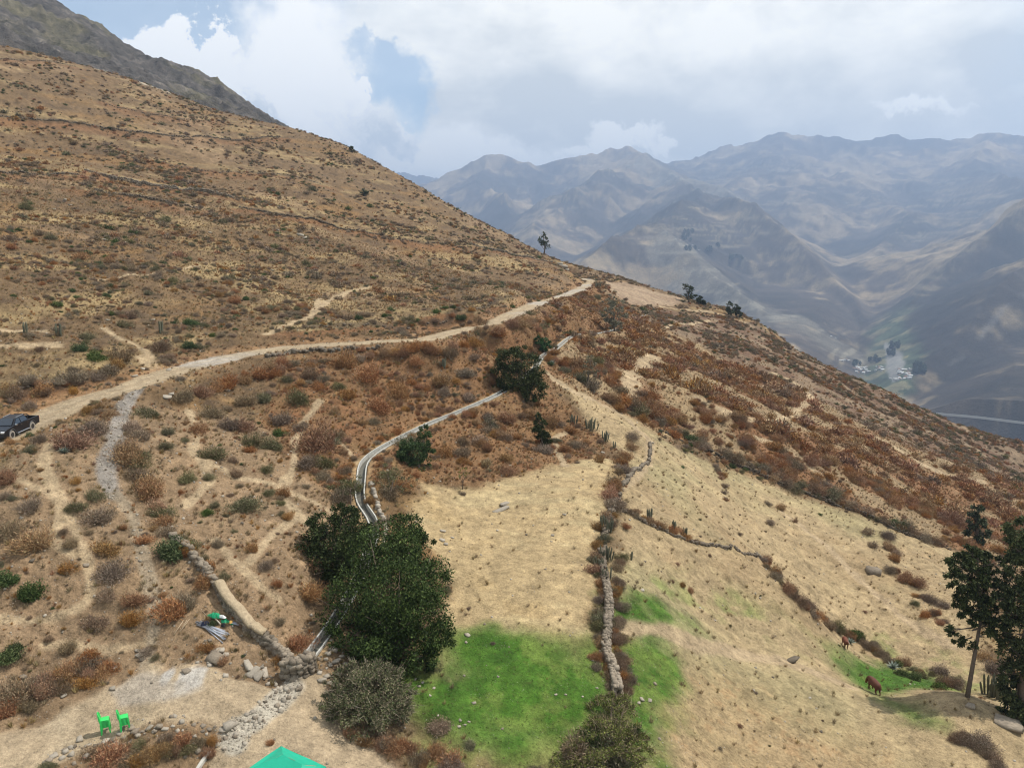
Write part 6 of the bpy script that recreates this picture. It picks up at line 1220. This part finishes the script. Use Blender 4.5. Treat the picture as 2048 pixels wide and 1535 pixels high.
M_WALLW = pmat('pale_plaster', (.48, .46, .42), .9); M_ROOFM = pmat('metal_roof', (.55, .55, .53), .7); M_ROOFR = pmat('clay_roof', (.30, .17, .11), .9)
def house_mesh(l, w, h, rm):
    m = MB(); m.box((0, 0, h / 2 - 1), (l, w, h + 2), 0, 0); m.add([(-l / 2 - .4, -w / 2 - .5, h), (l / 2 + .4, -w / 2 - .5, h), (l / 2 + .4, w / 2 + .5, h), (-l / 2 - .4, w / 2 + .5, h), (-l / 2 - .4, 0, h + 1.5), (l / 2 + .4, 0, h + 1.5)], [(0, 1, 5, 4), (2, 3, 4, 5), (0, 4, 3), (1, 2, 5), (0, 3, 2, 1)], 1); return m.mesh('house', [M_WALLW, rm])
HM = [house_mesh(13, 8, 4, M_ROOFM), house_mesh(10, 7, 5.5, M_ROOFM), house_mesh(9, 7, 3.5, M_ROOFR), house_mesh(18, 8, 4, M_ROOFM)]
rgv = np.random.default_rng(77); HP = []
for (x0, x1, y0, y1, n_h) in ((1708, 1772, 733, 741, 26), (1712, 1742, 741, 746, 8), (1796, 1822, 738, 757, 30), (1780, 1800, 757, 761, 8), (1680, 1700, 716, 722, 5)):
    for _ in range(n_h): HP.append((x0 + (x1 - x0) * rgv.random(), y0 + (y1 - y0) * rgv.random()))
for X, Y in ((1352, 478), (1360, 480), (1368, 483), (1385, 490), (1398, 500), (1672, 676), (1662, 673)): HP.append((X, Y))
for i, (X, Y) in enumerate(HP):
    p = fhit(X, Y); o = link('house', HM[rgv.integers(0, 4)]); o.location = p; o.rotation_euler = (0, 0, rgv.random() * 3.1); s = .6 + .45 * rgv.random(); o.scale = (s,) * 3
    rf_ = {'': ''}; rfn = 'clay roofed' if o.data == HM[2] else ('long' if o.data == HM[3] else ('tall' if o.data == HM[1] else 'low')); row = ('nearer' if Y > 745 else 'farther')
    lb = 'tiny pale house of the village left of the river bed' if X < 1775 and X > 1700 else ('tiny pale house of the village right of the river bed' if X > 1775 else ('tiny farmhouse on the terraced spur far away' if X < 1500 else 'tiny farmhouse on the slope above the valley village'))
    lb = lb.replace('tiny', f'tiny {rfn} {row}'); o['kind'] = 'thing'; tag(o, lb, 'house', 'village houses in the valley')
def far_tree_mesh(seed):
    rg = np.random.default_rng(seed); u = unit(rg.normal(size=(130, 3))); P = u * rg.random((130, 1)) ** .4 * np.array([3.2, 3.2, 4.5]) + np.array([0, 0, 5.5]); V, Q_, cc = blades(P, unit(u + rg.normal(size=P.shape)), 2.6, 1.7, pick(PAL_FAR, 130, rg), rg); return npmesh('valley_tree', V, Q_, M_LEAF, cc)
FT = [far_tree_mesh(i) for i in range(3)]; TP = []
for (x0, x1, y0, y1, n_t) in ((1828, 1850, 732, 747, 34), (1775, 1800, 690, 712, 16), (1735, 1765, 716, 726, 10), (1366, 1386, 462, 482, 14), (1368, 1392, 495, 502, 10), (1412, 1424, 497, 504, 6), (1455, 1485, 512, 520, 14), (1430, 1440, 490, 497, 4), (1700, 1720, 725, 732, 6)):
    for _ in range(n_t): TP.append((x0 + (x1 - x0) * rgv.random(), y0 + (y1 - y0) * rgv.random(), (x0, y0)))
GNM = {(1828,732): 'grove at the right edge of the village', (1775,690): 'grove above the valley fields', (1735,716): 'row left of the river fields', (1366,462): 'dark upper grove on the terraced spur', (1368,495): 'left grove on the terraced spur', (1412,497): 'small middle grove on the terraced spur', (1455,512): 'long right grove on the terraced spur', (1430,490): 'pair above the middle grove on the terraced spur', (1700,725): 'trees at the left of the village'}
for X, Y, gk in TP:
    p = fhit(X, Y); o = link('valley_tree', FT[rgv.integers(0, 3)]); o.location = p; s = (1.2 + .8 * rgv.random()) * max(1, p[1] / 3600); o.scale = (s,) * 3; o.rotation_euler = (0, 0, rgv.random() * 6)
    tag(o, 'far dark tree of the ' + GNM[gk], 'tree', 'far trees of the valley')
fr_ = np.array([fhit(X, Y) for X, Y in ((1872, 826), (1900, 829), (1930, 831), (1960, 834), (2000, 839), (2048, 845), (2100, 850))]); fr_ = resample(fr_, 12); fr_[:, 2] += 1.5
for _ in range(3): fr_[1:-1] = (fr_[:-2] + fr_[1:-1] * 2 + fr_[2:]) / 4
o = strip('valley_road', fr_, [(-3.5, -4), (-3.5, 1.5), (3.5, 1.5), (3.5, -4)], pmat('pale_road_dust', (.50, .46, .40), .95)); tag(o, 'thin pale road cut across the far slope at the right', kind='structure')
for o in list(SC.objects):
    if o.name.startswith('crown') and 'kind' in o: del o['kind']
